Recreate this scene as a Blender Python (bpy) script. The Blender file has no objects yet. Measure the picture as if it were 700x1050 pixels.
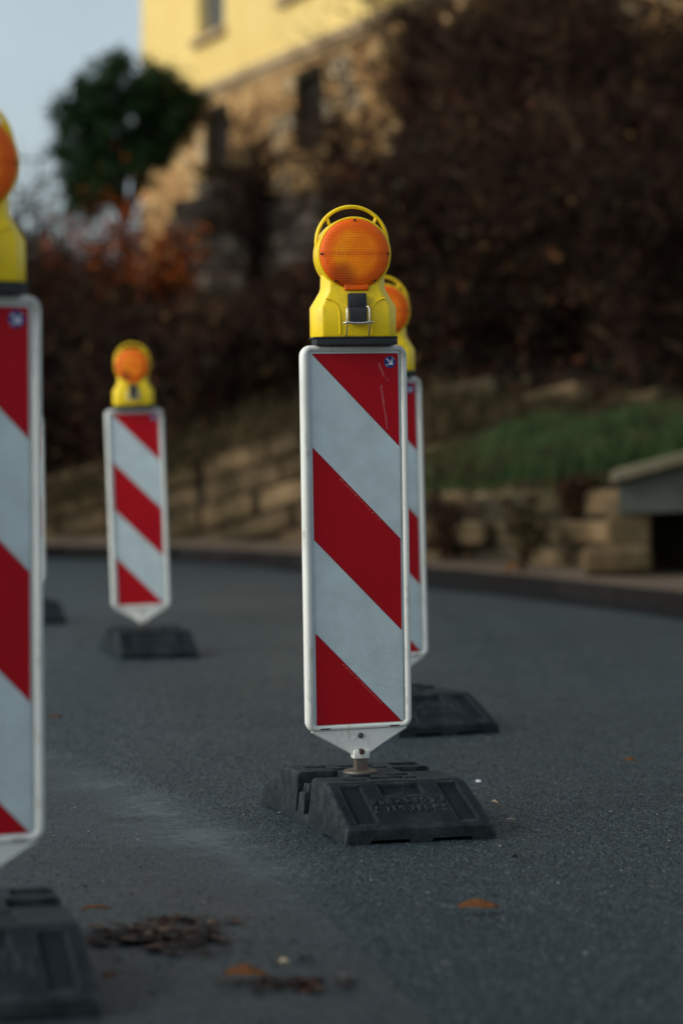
import bpy, bmesh, math, random
import numpy as np
from mathutils import Vector, Matrix, noise
R = math.radians
random.seed(7); rng = np.random.default_rng(7)
sc = bpy.context.scene
COL = sc.collection

# ------------------------------------------------------------------ camera
CAMZ = 0.96; F = 2480.0; PITCH = math.atan(50 / F)
cam_d = bpy.data.cameras.new('camera'); cam = bpy.data.objects.new('camera', cam_d); COL.objects.link(cam)
cam.location = (0, 0, CAMZ); cam.rotation_euler = (R(90) - PITCH, 0, 0)
cam_d.sensor_fit = 'VERTICAL'; cam_d.sensor_height = 36; cam_d.lens = 36 * F / 1050
cam_d.clip_end = 3000; cam_d.clip_start = 0.05
cam_d.dof.use_dof = True; cam_d.dof.focus_distance = 6.42; cam_d.dof.aperture_fstop = 1.8
sc.camera = cam

def ray(px, py):
    a, b = (px - 350) / F, (525 - py) / F
    c, s = math.cos(PITCH), math.sin(PITCH)
    return Vector((a, c + b * s, -s + b * c))
def ground(px, py, z=0.0):
    d = ray(px, py); t = (z - CAMZ) / d.z
    return Vector((d.x * t, d.y * t, z))
def at(px, py, Y):
    d = ray(px, py); t = Y / d.y
    return Vector((d.x * t, Y, CAMZ + d.z * t))

# ------------------------------------------------------------------ materials
def new_mat(name):
    m = bpy.data.materials.new(name); m.use_nodes = True
    nt = m.node_tree; b = nt.nodes['Principled BSDF']
    return m, nt, b
def N(nt, t, **kw):
    n = nt.nodes.new(t)
    for k, v in kw.items():
        if k.startswith('i_'): n.inputs[k[2:].replace('_', ' ')].default_value = v
        else: setattr(n, k, v)
    return n
def ramp(nt, fac, stops):
    r = nt.nodes.new('ShaderNodeValToRGB'); e = r.color_ramp.elements
    while len(e) < len(stops): e.new(0.5)
    for i, (p, c) in enumerate(stops):
        e[i].position = p; e[i].color = (*c, 1) if len(c) == 3 else c
    nt.links.new(fac, r.inputs[0]); return r
def mixc(nt, fac, a, b, mode='MIX'):
    m = nt.nodes.new('ShaderNodeMix'); m.data_type = 'RGBA'; m.blend_type = mode
    for s, v in ((0, fac), (6, a), (7, b)):
        if hasattr(v, 'is_linked') or isinstance(v, bpy.types.NodeSocket): nt.links.new(v, m.inputs[s])
        elif s == 0: m.inputs[0].default_value = v
        else: m.inputs[s].default_value = (*v, 1)
    return m.outputs[2]
def bump(nt, b, h, strength, dist):
    n = nt.nodes.new('ShaderNodeBump'); n.inputs['Strength'].default_value = strength; n.inputs['Distance'].default_value = dist
    nt.links.new(h, n.inputs['Height']); nt.links.new(n.outputs[0], b.inputs['Normal']); return n
def coords(nt): return nt.nodes.new('ShaderNodeTexCoord').outputs['Object']
def noise_n(nt, co, scale, detail=4, rough=.6, vec_scale=None):
    if vec_scale:
        mp = N(nt, 'ShaderNodeMapping'); mp.inputs['Scale'].default_value = vec_scale
        nt.links.new(co, mp.inputs[0]); co = mp.outputs[0]
    n = N(nt, 'ShaderNodeTexNoise', i_Scale=scale, i_Detail=detail, i_Roughness=rough)
    nt.links.new(co, n.inputs['Vector']); return n.outputs['Fac']

def soft(name, base, rough=.5, grime=None, gamount=.5, gscale=30, spec=.5, bumpy=0, vec=None, metal=0, coat=0, lo=.5, hi=.72):
    m, nt, b = new_mat(name); co = coords(nt)
    b.inputs['Roughness'].default_value = rough; b.inputs['Metallic'].default_value = metal
    b.inputs['Specular IOR Level'].default_value = spec; b.inputs['Coat Weight'].default_value = coat
    f = noise_n(nt, co, gscale, 6, .65, vec)
    c = base
    if grime:
        r = ramp(nt, f, [(lo, (0, 0, 0)), (hi, (gamount,) * 3)])
        c = mixc(nt, r.outputs[0], base, grime)
        f2 = noise_n(nt, co, gscale * .12, 3, .5)
        r2 = ramp(nt, f2, [(.3, (.88,) * 3), (.7, (1.06,) * 3)])
        c = mixc(nt, 1.0, c, r2.outputs[0], 'MULTIPLY')
        nt.links.new(c, b.inputs['Base Color'])
    else: b.inputs['Base Color'].default_value = (*base, 1)
    if bumpy: bump(nt, b, f, .6, bumpy)
    return m

M = {}
M['frame'] = soft('white_plastic', (.70, .69, .64), .42, (.20, .16, .10), .85, 34, bumpy=.0006, vec=(1, 1, .35), lo=.56, hi=.78)
M['white_sheet'] = soft('white_reflective', (.50, .585, .60), .28, (.38, .44, .45), .5, 120, spec=.5, vec=(1, 1, 1), lo=.6, hi=.8)
M['red_sheet'] = soft('red_reflective', (.40, .0015, .008), .45, (.52, .10, .10), .25, 26, spec=.18, vec=(3, 1, .5), lo=.70, hi=.88)
M['scratch'] = soft('scratched_film', (.44, .06, .06), .5)
for nm in ('white_sheet', 'red_sheet'):
    nt = M[nm].node_tree; b = nt.nodes['Principled BSDF']; src = b.inputs['Base Color'].links[0].from_socket; co = coords(nt)
    sz = N(nt, 'ShaderNodeSeparateXYZ'); nt.links.new(co, sz.inputs[0])
    gz = N(nt, 'ShaderNodeMapRange'); gz.inputs[1].default_value = .75; gz.inputs[2].default_value = .10; nt.links.new(sz.outputs[2], gz.inputs[0])
    sp = ramp(nt, noise_n(nt, co, 60, 8, .85), [(.52, (.02,) * 3), (.66, (.34,) * 3)])
    mu = N(nt, 'ShaderNodeMath', operation='MULTIPLY'); nt.links.new(gz.outputs[0], mu.inputs[0]); nt.links.new(sp.outputs[0], mu.inputs[1])
    c = mixc(nt, mu.outputs[0], src, (.20, .17, .13) if nm == 'white_sheet' else (.16, .03, .025))
    st = ramp(nt, noise_n(nt, co, 30, 5, .7, (3, 1, .12)), [(.55, (0, 0, 0)), (.75, (.12,) * 3)]); c = mixc(nt, st.outputs[0], c, (.30, .31, .29) if nm == 'white_sheet' else (.26, .01, .012))
    nt.links.new(c, b.inputs['Base Color'])
M['print'] = soft('pale_print', (.62, .22, .22), .5)
M['edge_line'] = soft('dark_film_edge', (.10, .0, .005), .4)
M['blue'] = soft('sticker_blue', (.006, .02, .16), .35)
M['arrow'] = soft('sticker_white', (.75, .78, .85), .4)
M['yellow'] = soft('yellow_plastic', (.84, .57, .004), .40, (.34, .22, .03), .6, 32, spec=.35, bumpy=.0005, vec=(1, 1, .6), lo=.55, hi=.78)
M['black'] = soft('black_rubber_pad', (.012, .013, .016), .5, (.05, .05, .05), .4, 60)
M['steel'] = soft('rusty_steel', (.10, .085, .07), .6, (.14, .05, .015), .8, 60, metal=.5, bumpy=.0008)
M['wire'] = soft('zinc_wire', (.62, .60, .57), .28, (.25, .15, .08), .5, 120, metal=.9)
M['bolt'] = soft('dull_bolt', (.10, .11, .105), .5, (.12, .05, .02), .6, 90, metal=.6)
M['rustbolt'] = soft('rusty_bolt', (.05, .025, .015), .7, (.16, .06, .02), .6, 150)

def make_rubber():
    m, nt, b = new_mat('recycled_rubber'); co = coords(nt)
    n1 = noise_n(nt, co, 9, 8, .7); n2 = noise_n(nt, co, 160, 4, .7)
    v = N(nt, 'ShaderNodeTexVoronoi', i_Scale=170.0); nt.links.new(co, v.inputs['Vector'])
    base = ramp(nt, n1, [(.32, (.004, .007, .009)), (.55, (.009, .013, .016)), (.74, (.022, .028, .031))])
    sp = ramp(nt, n2, [(.5, (0, 0, 0)), (.72, (.45,) * 3)])
    c = mixc(nt, sp.outputs[0], base.outputs[0], (.028, .036, .040))
    # settled road dust on upward faces
    g = N(nt, 'ShaderNodeNewGeometry'); sx = N(nt, 'ShaderNodeSeparateXYZ'); nt.links.new(g.outputs['Normal'], sx.inputs[0])
    up = N(nt, 'ShaderNodeMapRange'); up.inputs[1].default_value = .93; up.inputs[2].default_value = 1.0
    nt.links.new(sx.outputs[2], up.inputs[0])
    mu = N(nt, 'ShaderNodeMath', operation='MULTIPLY'); nt.links.new(up.outputs[0], mu.inputs[0])
    dn = ramp(nt, n1, [(.30, (.15,) * 3), (.7, (.85,) * 3)]); nt.links.new(dn.outputs[0], mu.inputs[1])
    c = mixc(nt, mu.outputs[0], c, (.030, .038, .040))
    pt = ramp(nt, g.outputs['Pointiness'], [(.505, (0, 0, 0)), (.56, (.75,) * 3)])      # rubbed edges
    sc_ = ramp(nt, noise_n(nt, co, 26, 5, .7), [(.40, (.15,) * 3), (.62, (1,) * 3)])
    pm = N(nt, 'ShaderNodeMath', operation='MULTIPLY'); nt.links.new(pt.outputs[0], pm.inputs[0]); nt.links.new(sc_.outputs[0], pm.inputs[1])
    c = mixc(nt, pm.outputs[0], c, (.070, .080, .080))
    st = ramp(nt, noise_n(nt, co, 14, 6, .75, (1, 1, .35)), [(.60, (0, 0, 0)), (.70, (.55,) * 3)]); c = mixc(nt, st.outputs[0], c, (.036, .043, .044))
    nt.links.new(c, b.inputs['Base Color'])
    b.inputs['Roughness'].default_value = .6; b.inputs['Specular IOR Level'].default_value = .09
    bump(nt, b, n2, .9, .0035)
    return m
M['rubber'] = make_rubber()

def make_lens():
    m, nt, b = new_mat('orange_lens'); co = coords(nt)
    sx = N(nt, 'ShaderNodeSeparateXYZ'); nt.links.new(co, sx.inputs[0])
    mp = N(nt, 'ShaderNodeMapping'); mp.inputs['Location'].default_value = (0, 0, -1.380); nt.links.new(co, mp.inputs[0])
    w = N(nt, 'ShaderNodeTexWave', wave_type='RINGS', rings_direction='Y', wave_profile='SAW', i_Scale=55.0)
    nt.links.new(mp.outputs[0], w.inputs[0])
    w2 = N(nt, 'ShaderNodeTexWave', wave_type='BANDS', bands_direction='Z', i_Scale=70.0); nt.links.new(mp.outputs[0], w2.inputs[0])
    w3 = N(nt, 'ShaderNodeTexWave', wave_type='BANDS', bands_direction='X', i_Scale=70.0); nt.links.new(mp.outputs[0], w3.inputs[0])
    a = N(nt, 'ShaderNodeMath', operation='ADD'); nt.links.new(w2.outputs[1], a.inputs[0]); nt.links.new(w3.outputs[1], a.inputs[1])
    a2 = N(nt, 'ShaderNodeMath', operation='ADD'); nt.links.new(a.outputs[0], a2.inputs[0]); nt.links.new(w.outputs[1], a2.inputs[1])
    n = noise_n(nt, co, 14, 3, .5); nf = noise_n(nt, co, 240, 2, .6)
    # mottled moulded plastic, deeper at the rim wall, dirt inside low on one side
    c = ramp(nt, n, [(.30, (.90, .17, .0005)), (.52, (1.0, .25, .0005)), (.75, (1.0, .37, .002))]).outputs[0]
    pr = ramp(nt, a2.outputs[0], [(.2, (.55, .38, .3)), (.8, (1, 1, 1))]); pr.inputs[0].default_value = 1; c = mixc(nt, .8, c, pr.outputs[0], 'MULTIPLY')
    ln = N(nt, 'ShaderNodeVectorMath', operation='LENGTH'); nt.links.new(mp.outputs[0], ln.inputs[0])
    ct = ramp(nt, ln.outputs['Value'], [(.0, (.55,) * 3), (.045, (0, 0, 0))]); c = mixc(nt, ct.outputs[0], c, (1.0, .42, .01))  # bright centre of the reflector painted into the lens colour
    rim = ramp(nt, ln.outputs['Value'], [(.078, (0, 0, 0)), (.090, (.8,) * 3)])
    c = mixc(nt, rim.outputs[0], c, (.80, .085, .001))
    mp2 = N(nt, 'ShaderNodeMapping'); mp2.inputs['Location'].default_value = (.034, .05, -1.322); nt.links.new(co, mp2.inputs[0])
    l2 = N(nt, 'ShaderNodeVectorMath', operation='LENGTH'); nt.links.new(mp2.outputs[0], l2.inputs[0])
    ad = N(nt, 'ShaderNodeMath', operation='MULTIPLY_ADD', ); nt.links.new(nf, ad.inputs[0]); ad.inputs[1].default_value = .012; nt.links.new(l2.outputs['Value'], ad.inputs[2])
    dk = ramp(nt, ad.outputs[0], [(.028, (.75,) * 3), (.052, (0, 0, 0))])
    c = mixc(nt, dk.outputs[0], c, (.30, .035, .002))
    ab = N(nt, 'ShaderNodeMath', operation='ABSOLUTE'); sz = N(nt, 'ShaderNodeSeparateXYZ'); nt.links.new(mp.outputs[0], sz.inputs[0]); nt.links.new(sz.outputs[2], ab.inputs[0])
    bandr = ramp(nt, ab.outputs[0], [(.003, (.45,) * 3), (.009, (0, 0, 0))])
    c = mixc(nt, bandr.outputs[0], c, (.62, .07, .001))
    nt.links.new(c, b.inputs['Base Color'])
    b.inputs['Roughness'].default_value = .3; b.inputs['Coat Weight'].default_value = .03; b.inputs['Coat Roughness'].default_value = .06; b.inputs['Specular IOR Level'].default_value = .2; b.inputs['Coat Roughness'].default_value = .12
    b.inputs['Subsurface Weight'].default_value = .0; b.inputs['Subsurface Radius'].default_value = (.03, .01, .002)
    b.inputs['Subsurface Scale'].default_value = .3
    bump(nt, b, a2.outputs[0], .7, .0008)
    return m
M['lens'] = make_lens()

def asphalt(name, c0, c1, fine, rough, chip):
    m, nt, b = new_mat(name); co = coords(nt)
    big = noise_n(nt, co, .55, 5, .6); mid = noise_n(nt, co, 6, 6, .7); fn = noise_n(nt, co, 230, 3, .8)
    v = N(nt, 'ShaderNodeTexVoronoi', i_Scale=fine); nt.links.new(co, v.inputs['Vector'])
    cell = N(nt, 'ShaderNodeSeparateColor'); nt.links.new(v.outputs['Color'], cell.inputs[0])
    cl = noise_n(nt, co, 55, 4, .75, (1, .35, 1))
    ag = ramp(nt, cell.outputs[0], [(0, c0), (.6, c1), (.93, tuple(x * 1.25 for x in c1)), (1, tuple(x * chip for x in c1))])
    c = mixc(nt, .6, ag.outputs[0], ramp(nt, fn, [(.3, c0), (.7, c1)]).outputs[0])
    bg = ramp(nt, big, [(.32, (.72,) * 3), (.68, (1.25,) * 3)]); c = mixc(nt, 1.0, c, bg.outputs[0], 'MULTIPLY')
    mg = ramp(nt, mid, [(.3, (.84,) * 3), (.7, (1.14,) * 3)]); c = mixc(nt, 1.0, c, mg.outputs[0], 'MULTIPLY')
    cg = ramp(nt, cl, [(.34, (.45,) * 3), (.52, (1.0,) * 3), (.68, (1.75,) * 3)]); c = mixc(nt, 1.0, c, cg.outputs[0], 'MULTIPLY')
    # brownish dirt film in drifts
    dr = ramp(nt, noise_n(nt, co, .9, 7, .62, (1, .45, 1)), [(.56, (0, 0, 0)), (.74, (.4,) * 3)])
    c = mixc(nt, dr.outputs[0], c, (.034, .036, .037))
    nt.links.new(c, b.inputs['Base Color'])
    rr = ramp(nt, mid, [(.3, (rough - .06,) * 3), (.7, (rough + .1,) * 3)]); nt.links.new(rr.outputs[0], b.inputs['Roughness'])
    b.inputs['Specular IOR Level'].default_value = .38
    h = N(nt, 'ShaderNodeMath', operation='MULTIPLY_ADD'); nt.links.new(v.outputs['Distance'], h.inputs[0]); h.inputs[1].default_value = -1.0; nt.links.new(fn, h.inputs[2])
    bump(nt, b, h.outputs[0], .9, .008)
    return m
M['asphalt'] = asphalt('asphalt_coarse', (.010, .018, .023), (.031, .051, .060), 105.0, .34, 4.5)
M['patch'] = asphalt('asphalt_smooth', (.005, .011, .014), (.014, .026, .031), 210.0, .40, 2.2)

def islands(name, stops, rough=.7, extra=None, spec=.06, trans=0):
    m, nt, b = new_mat(name)
    g = N(nt, 'ShaderNodeNewGeometry'); r = ramp(nt, g.outputs['Random Per Island'], stops)
    c = r.outputs[0]
    if extra and len(extra) > 3:
        mo = ramp(nt, noise_n(nt, coords(nt), 1.1, 6, .7), [(.46, (0, 0, 0)), (.62, (.85,) * 3)]); c = mixc(nt, mo.outputs[0], c, extra[3])
    if extra:
        co = coords(nt); f = noise_n(nt, co, extra[0], 5, .6)
        e = ramp(nt, f, [(.3, (extra[1],) * 3), (.7, (extra[2],) * 3)]); c = mixc(nt, 1.0, c, e.outputs[0], 'MULTIPLY')
        bump(nt, b, f, .5, .02)
    nt.links.new(c, b.inputs['Base Color']); b.inputs['Roughness'].default_value = rough
    b.inputs['Specular IOR Level'].default_value = spec
    return m
M['stone'] = islands('sandstone_blocks', [(0, (.085, .058, .033)), (.4, (.12, .081, .045)), (.85, (.16, .107, .057)), (1, (.14, .102, .062))], .9, (1.8, .35, 1.35, (.036, .031, .016)))
M['stone_dark'] = islands('dark_rubble', [(0, (.07, .06, .05)), (.5, (.15, .125, .10)), (1, (.24, .20, .155))], .9, (2.5, .5, 1.3))
M['mortar'] = soft('mortar', (.034, .028, .019), .95, (.06, .05, .035), .6, 8)
M['concrete'] = soft('old_concrete', (.080, .082, .068), .9, (.05, .055, .045), .8, 3.5, bumpy=.01, lo=.42, hi=.7)
M['cap'] = soft('weathered_cap_stone', (.17, .14, .095), .9, (.08, .08, .035), .9, 3, bumpy=.01, lo=.4, hi=.7)
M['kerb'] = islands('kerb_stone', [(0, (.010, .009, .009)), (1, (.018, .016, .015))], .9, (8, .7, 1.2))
M['gutter'] = soft('gutter_shade', (.008, .009, .010), .9, (.022, .017, .012), .6, 3)  # shadow band along the kerb foot put into the strip's colour, blotched brown
M['pavement'] = soft('gravel_path', (.135, .098, .070), .95, (.07, .052, .036), .8, 2.2, bumpy=.01, lo=.42, hi=.66)
M['soil'] = soft('hill_soil', (.016, .013, .010), .95, (.028, .020, .012), .8, .9, bumpy=.05, lo=.4, hi=.65)
M['grass_soil'] = soft('grassy_soil', (.030, .040, .014), .95, (.05, .04, .02), .8, 3, bumpy=.03, lo=.45, hi=.65)
M['grass'] = islands('grass_blades', [(0, (.014, .032, .012)), (.55, (.036, .078, .026)), (.85, (.065, .095, .032)), (1, (.10, .085, .04))], .6)
M['drygrass'] = islands('dead_grass', [(0, (.030, .022, .012)), (.6, (.075, .055, .026)), (1, (.13, .10, .05))], .8)
M['twig'] = islands('twigs', [(0, (.010, .006, .005)), (.5, (.026, .014, .010)), (.9, (.052, .028, .018)), (1, (.12, .08, .05))], .85, (.45, .5, 2.2))
M['dryleaf'] = islands('dry_leaves', [(0, (.009, .006, .005)), (.45, (.022, .011, .007)), (.7, (.055, .018, .009)), (.86, (.030, .024, .012)), (.96, (.010, .017, .009)), (1, (.13, .07, .025))], .8, (.55, .35, 2.3))
M['redleaf'] = islands('rust_leaves', [(0, (.10, .018, .006)), (.5, (.32, .060, .012)), (.85, (.55, .13, .016)), (1, (.09, .07, .02))], .7)
M['evergreen'] = islands('evergreen_leaves', [(0, (.007, .018, .007)), (.5, (.015, .038, .013)), (.9, (.030, .065, .020)), (1, (.06, .10, .03))], .55)
M['bark'] = soft('bark', (.055, .042, .03), .9, (.02, .015, .01), .8, 12, bumpy=.01)
M['ywall'] = soft('yellow_render', (.74, .53, .18), .9, (.62, .38, .10), .5, .6, bumpy=.004, lo=.45, hi=.75)
M['cornice'] = soft('cornice_stone', (.42, .30, .17), .9, (.20, .13, .07), .7, 1.6, bumpy=.01, lo=.4, hi=.7)
M['ostone'] = islands('orange_sandstone', [(0, (.34, .19, .08)), (.4, (.42, .24, .10)), (.8, (.52, .33, .15)), (1, (.44, .34, .22))], .9, (1.0, .7, 1.1))
M['roof'] = soft('roof_tiles', (.22, .07, .04), .9, (.1, .05, .03), .6, 3)
M['wframe'] = soft('window_frame_paint', (.30, .29, .27), .6)
M['dark'] = soft('dark_interior', (.010, .010, .011), .9)
M['pane'] = soft('window_glass', (.035, .045, .05), .06, spec=.8)
M['shutter'] = soft('dark_timber', (.022, .018, .015), .8, (.04, .03, .02), .6, 6)
M['leaf'] = islands('fallen_leaf', [(0, (.10, .035, .010)), (.5, (.17, .068, .022)), (1, (.25, .14, .06))], .6, (60, .6, 1.2))
M['leafpale'] = soft('pale_leaf', (.34, .27, .17), .7, (.14, .09, .04), .7, 50)
M['wetleaf'] = islands('wet_leaf_litter', [(0, (.006, .005, .005)), (.6, (.018, .010, .008)), (.93, (.05, .024, .015)), (1, (.16, .11, .07))], .5)
M['grit'] = islands('road_grit', [(0, (.010, .011, .012)), (.55, (.03, .032, .034)), (.9, (.10, .11, .115)), (1, (.22, .21, .19))], .7)
M['chip'] = islands('asphalt_chips', [(0, (.004, .007, .009)), (.45, (.014, .023, .026)), (.80, (.028, .044, .049)), (.95, (.048, .068, .073)), (1, (.12, .145, .145))], .5, spec=.25)
M['bronze'] = soft('rail_iron', (.02, .02, .02), .7)

def seam_mat():
    m, nt, b = new_mat('worn_seam'); co = coords(nt)
    at_ = N(nt, 'ShaderNodeAttribute', attribute_name='edge')
    n = noise_n(nt, co, 34, 6, .75); n2 = noise_n(nt, co, 2.2, 3, .6)
    mu = N(nt, 'ShaderNodeMath', operation='MULTIPLY'); nt.links.new(at_.outputs['Fac'], mu.inputs[0]); nt.links.new(n, mu.inputs[1])
    mu2 = N(nt, 'ShaderNodeMath', operation='MULTIPLY'); nt.links.new(mu.outputs[0], mu2.inputs[0]); nt.links.new(n2, mu2.inputs[1])
    r = ramp(nt, mu2.outputs[0], [(.07, (0, 0, 0)), (.34, (.8,) * 3)])
    nt.links.new(r.outputs[0], b.inputs['Alpha'])
    b.inputs['Base Color'].default_value = (.10, .125, .135, 1); b.inputs['Roughness'].default_value = .85
    return m
M['seam'] = seam_mat()

for nm in ('mortar', 'concrete', 'pavement', 'soil', 'grass_soil', 'bark', 'gutter', 'cap', 'shutter', 'cornice'):
    M[nm].node_tree.nodes['Principled BSDF'].inputs['Specular IOR Level'].default_value = .08

# ------------------------------------------------------------------ object helpers
def tag(o, label=None, cat=None, group=None, kind=None):
    if label: o['label'] = label
    if cat: o['category'] = cat
    if group: o['group'] = group
    if kind: o['kind'] = kind
    return o
def link(name, me, mats, parent=None):
    o = bpy.data.objects.new(name, me); COL.objects.link(o)
    for m in (mats if isinstance(mats, (list, tuple)) else [mats]): me.materials.append(m)
    if parent: o.parent = parent
    return o
def obj(name, bm, mats, parent=None, smooth=False, angle=None):
    me = bpy.data.meshes.new(name); bm.to_mesh(me); bm.free()
    if smooth:
        me.polygons.foreach_set('use_smooth', [True] * len(me.polygons))
        if angle: me.set_sharp_from_angle(angle=R(angle))
    return link(name, me, mats, parent)
def raw(name, verts, faces, mats, parent=None):
    me = bpy.data.meshes.new(name); me.from_pydata([tuple(v) for v in verts], [], faces); me.update()
    return link(name, me, mats, parent)
def quads(name, V, mats, parent=None, mi=None):
    """V: (n,4,3) array of separate quads -> one mesh"""
    n = len(V); me = bpy.data.meshes.new(name)
    me.vertices.add(n * 4); me.vertices.foreach_set('co', V.reshape(-1).astype('f'))
    me.loops.add(n * 4); me.loops.foreach_set('vertex_index', np.arange(n * 4, dtype='i'))
    me.polygons.add(n); me.polygons.foreach_set('loop_start', np.arange(0, n * 4, 4, dtype='i'))
    if mi is not None: me.polygons.foreach_set('material_index', np.asarray(mi, dtype='i'))
    me.update(calc_edges=True); me.validate()
    return link(name, me, mats, parent)
def empty(name, loc, rz=0):
    o = bpy.data.objects.new(name, None); COL.objects.link(o); o.location = loc; o.rotation_euler = (0, 0, rz)
    o.empty_display_size = .1; return o
def box(bm, x0, x1, y0, y1, z0, z1, bev=0, seg=2, mi=0, mat=None):
    r = bmesh.ops.create_cube(bm, size=1); vs = r['verts']
    for v in vs:
        v.co = Vector(((x0 + x1) / 2 + v.co.x * (x1 - x0), (y0 + y1) / 2 + v.co.y * (y1 - y0), (z0 + z1) / 2 + v.co.z * (z1 - z0)))
        if mat: v.co = mat @ v.co
    fs = {f for v in vs for f in v.link_faces}
    for f in fs: f.material_index = mi
    if bev:
        es = {e for v in vs for e in v.link_edges}
        bmesh.ops.bevel(bm, geom=list(es), offset=bev, segments=seg, affect='EDGES', profile=.6)
def tube(bm, pts, rad, sides=8, closed=False, sy=1.0, cap=True):
    """sweep a circle along pts; rad float or list"""
    pts = [Vector(p) for p in pts]; n = len(pts); rings = []
    for i, p in enumerate(pts):
        if closed: d = (pts[(i + 1) % n] - pts[i - 1])
        else: d = pts[min(i + 1, n - 1)] - pts[max(i - 1, 0)]
        d.normalize()
        ref = Vector((0, 1, 0)) if abs(d.y) < .9 else Vector((1, 0, 0))
        u = d.cross(ref).normalized(); w = u.cross(d).normalized()
        r = rad[i] if isinstance(rad, (list, tuple)) else rad
        rings.append([bm.verts.new(p + u * math.cos(2 * math.pi * k / sides) * r + w * math.sin(2 * math.pi * k / sides) * r * sy) for k in range(sides)])
    m = n if closed else n - 1
    for i in range(m):
        a, b = rings[i], rings[(i + 1) % n]
        for k in range(sides): bm.faces.new((a[k], a[(k + 1) % sides], b[(k + 1) % sides], b[k]))
    if not closed and cap:
        bm.faces.new(rings[0][::-1]); bm.faces.new(rings[-1])
def cyl_y(bm, cx, cz, y0, y1, r, sides=48, bev=0, r2=None):
    r2 = r if r2 is None else r2
    prof = [(y0, 0)] 
    a = [bm.verts.new((cx + r * math.cos(2 * math.pi * k / sides), y0, cz + r * math.sin(2 * math.pi * k / sides))) for k in range(sides)]
    b = [bm.verts.new((cx + r2 * math.cos(2 * math.pi * k / sides), y1, cz + r2 * math.sin(2 * math.pi * k / sides))) for k in range(sides)]
    fs = [bm.faces.new((a[k], a[(k + 1) % sides], b[(k + 1) % sides], b[k])) for k in range(sides)]
    f1 = bm.faces.new(a[::-1]); f2 = bm.faces.new(b)
    if bev: bmesh.ops.bevel(bm, geom=list(set(list(f1.edges) + list(f2.edges))), offset=bev, segments=3, affect='EDGES', profile=.5)

# ------------------------------------------------------------------ traffic beacon (prototype)
PIV = 0.135
def make_foot():
    nx, ny = 100, 180; X = np.linspace(-.2, .2, nx + 1); Y = np.linspace(-.4, .4, ny + 1)
    H0 = .130; rs = random.Random(3)
    glyph = {}
    gc = [(c, r) for r in range(2) for c in range(9)]
    def h(x, y):
        ay = abs(y)
        v = H0 if ay < .2 else H0 - (H0 - .042) * (ay - .2) / .2
        if ay > .215 and ay < .378 and .112 < abs(x) < .166: v -= .008
        if .21 < ay < .262 and abs(x) < .058: v -= .011
        if .19 < ay < .2: v -= .0015
        # mid notches in both long sides
        if x < -.085 and -.075 < y < .050: v = .030
        if x < -.158 and -.022 < y < .030: v = .104 - .02 * (x < -.19)
        if x > .085 and -.02 < y < .075: v = .035
        if abs(ay - .198) < .004: v -= .004
        if x > .105 and .115 < y < .165: v = .05
        # sockets and slots round the post
        for (cx, cy, wx, wy) in ((-.055, -.075, .03, .018), (.055, -.07, .032, .018), (0, -.12, .05, .014), (.06, -.135, .025, .012),
                                 (-.06, .08, .03, .016), (.05, .085, .03, .016), (0, .135, .05, .014), (-.12, .14, .03, .012), (-.1, -.15, .035, .01)):
            if abs(x - cx) < wx and abs(y - cy) < wy: v -= .028
        # worn raised lettering, no longer legible
        if .272 < ay < .345 and abs(x) < .105:
            row = 0 if ay < .308 else 1
            yy = ((ay - .272) / .0365) % 1; col = int((x + .105) / .0233); xx = ((x + .105) / .0233) % 1
            if .12 < yy < .86 and .1 < xx < .86:
                k = (row, col, int(yy * 4), int(xx * 3))
                if k not in glyph: glyph[k] = rs.random() < .62
                if glyph[k]: v += .0045
        return v
    Z = np.array([[h(x, y) for x in X] for y in Y])
    bm = bmesh.new(); G = []
    for j, y in enumerate(Y):
        row = []
        for i, x in enumerate(X):
            ex = .2 - abs(x); ey = .4 - abs(y); z = Z[j, i]
            if min(ex, ey) < .002: z -= .006
            elif min(ex, ey) < .006: z -= .0018
            dx = x * (1 - .05 * z / H0)   # slight draft
            row.append(bm.verts.new((dx, y * (1 - .004 * z / H0), z + .0006 * noise.noise((x * 40, y * 40, 0)))))
        G.append(row)
    for j in range(ny):
        for i in range(nx): bm.faces.new((G[j][i], G[j][i + 1], G[j + 1][i + 1], G[j + 1][i]))
    # skirt with foot cut-outs
    per = [(j, 0) for j in range(ny + 1)] + [(ny, i) for i in range(1, nx + 1)] + [(j, nx) for j in range(ny - 1, -1, -1)] + [(0, i) for i in range(nx - 1, 0, -1)]
    low = []
    for (j, i) in per:
        v = G[j][i].co; x, y = X[i], Y[j]
        on_end = j in (0, ny)
        zb = 0.0
        if on_end and (.03 < x < .135 or -.135 < x < -.03): zb = .010
        if not on_end and .22 < abs(y) < .30: zb = .005
        low.append(bm.verts.new((x * 1.012, y * 1.006, zb)))
    n = len(per)
    for k in range(n):
        a = G[per[k][0]][per[k][1]]; b = G[per[(k + 1) % n][0]][per[(k + 1) % n][1]]
        bm.faces.new((a, b, low[(k + 1) % n], low[k]))
    bmesh.ops.recalc_face_normals(bm, faces=bm.faces)
    return bm

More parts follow.
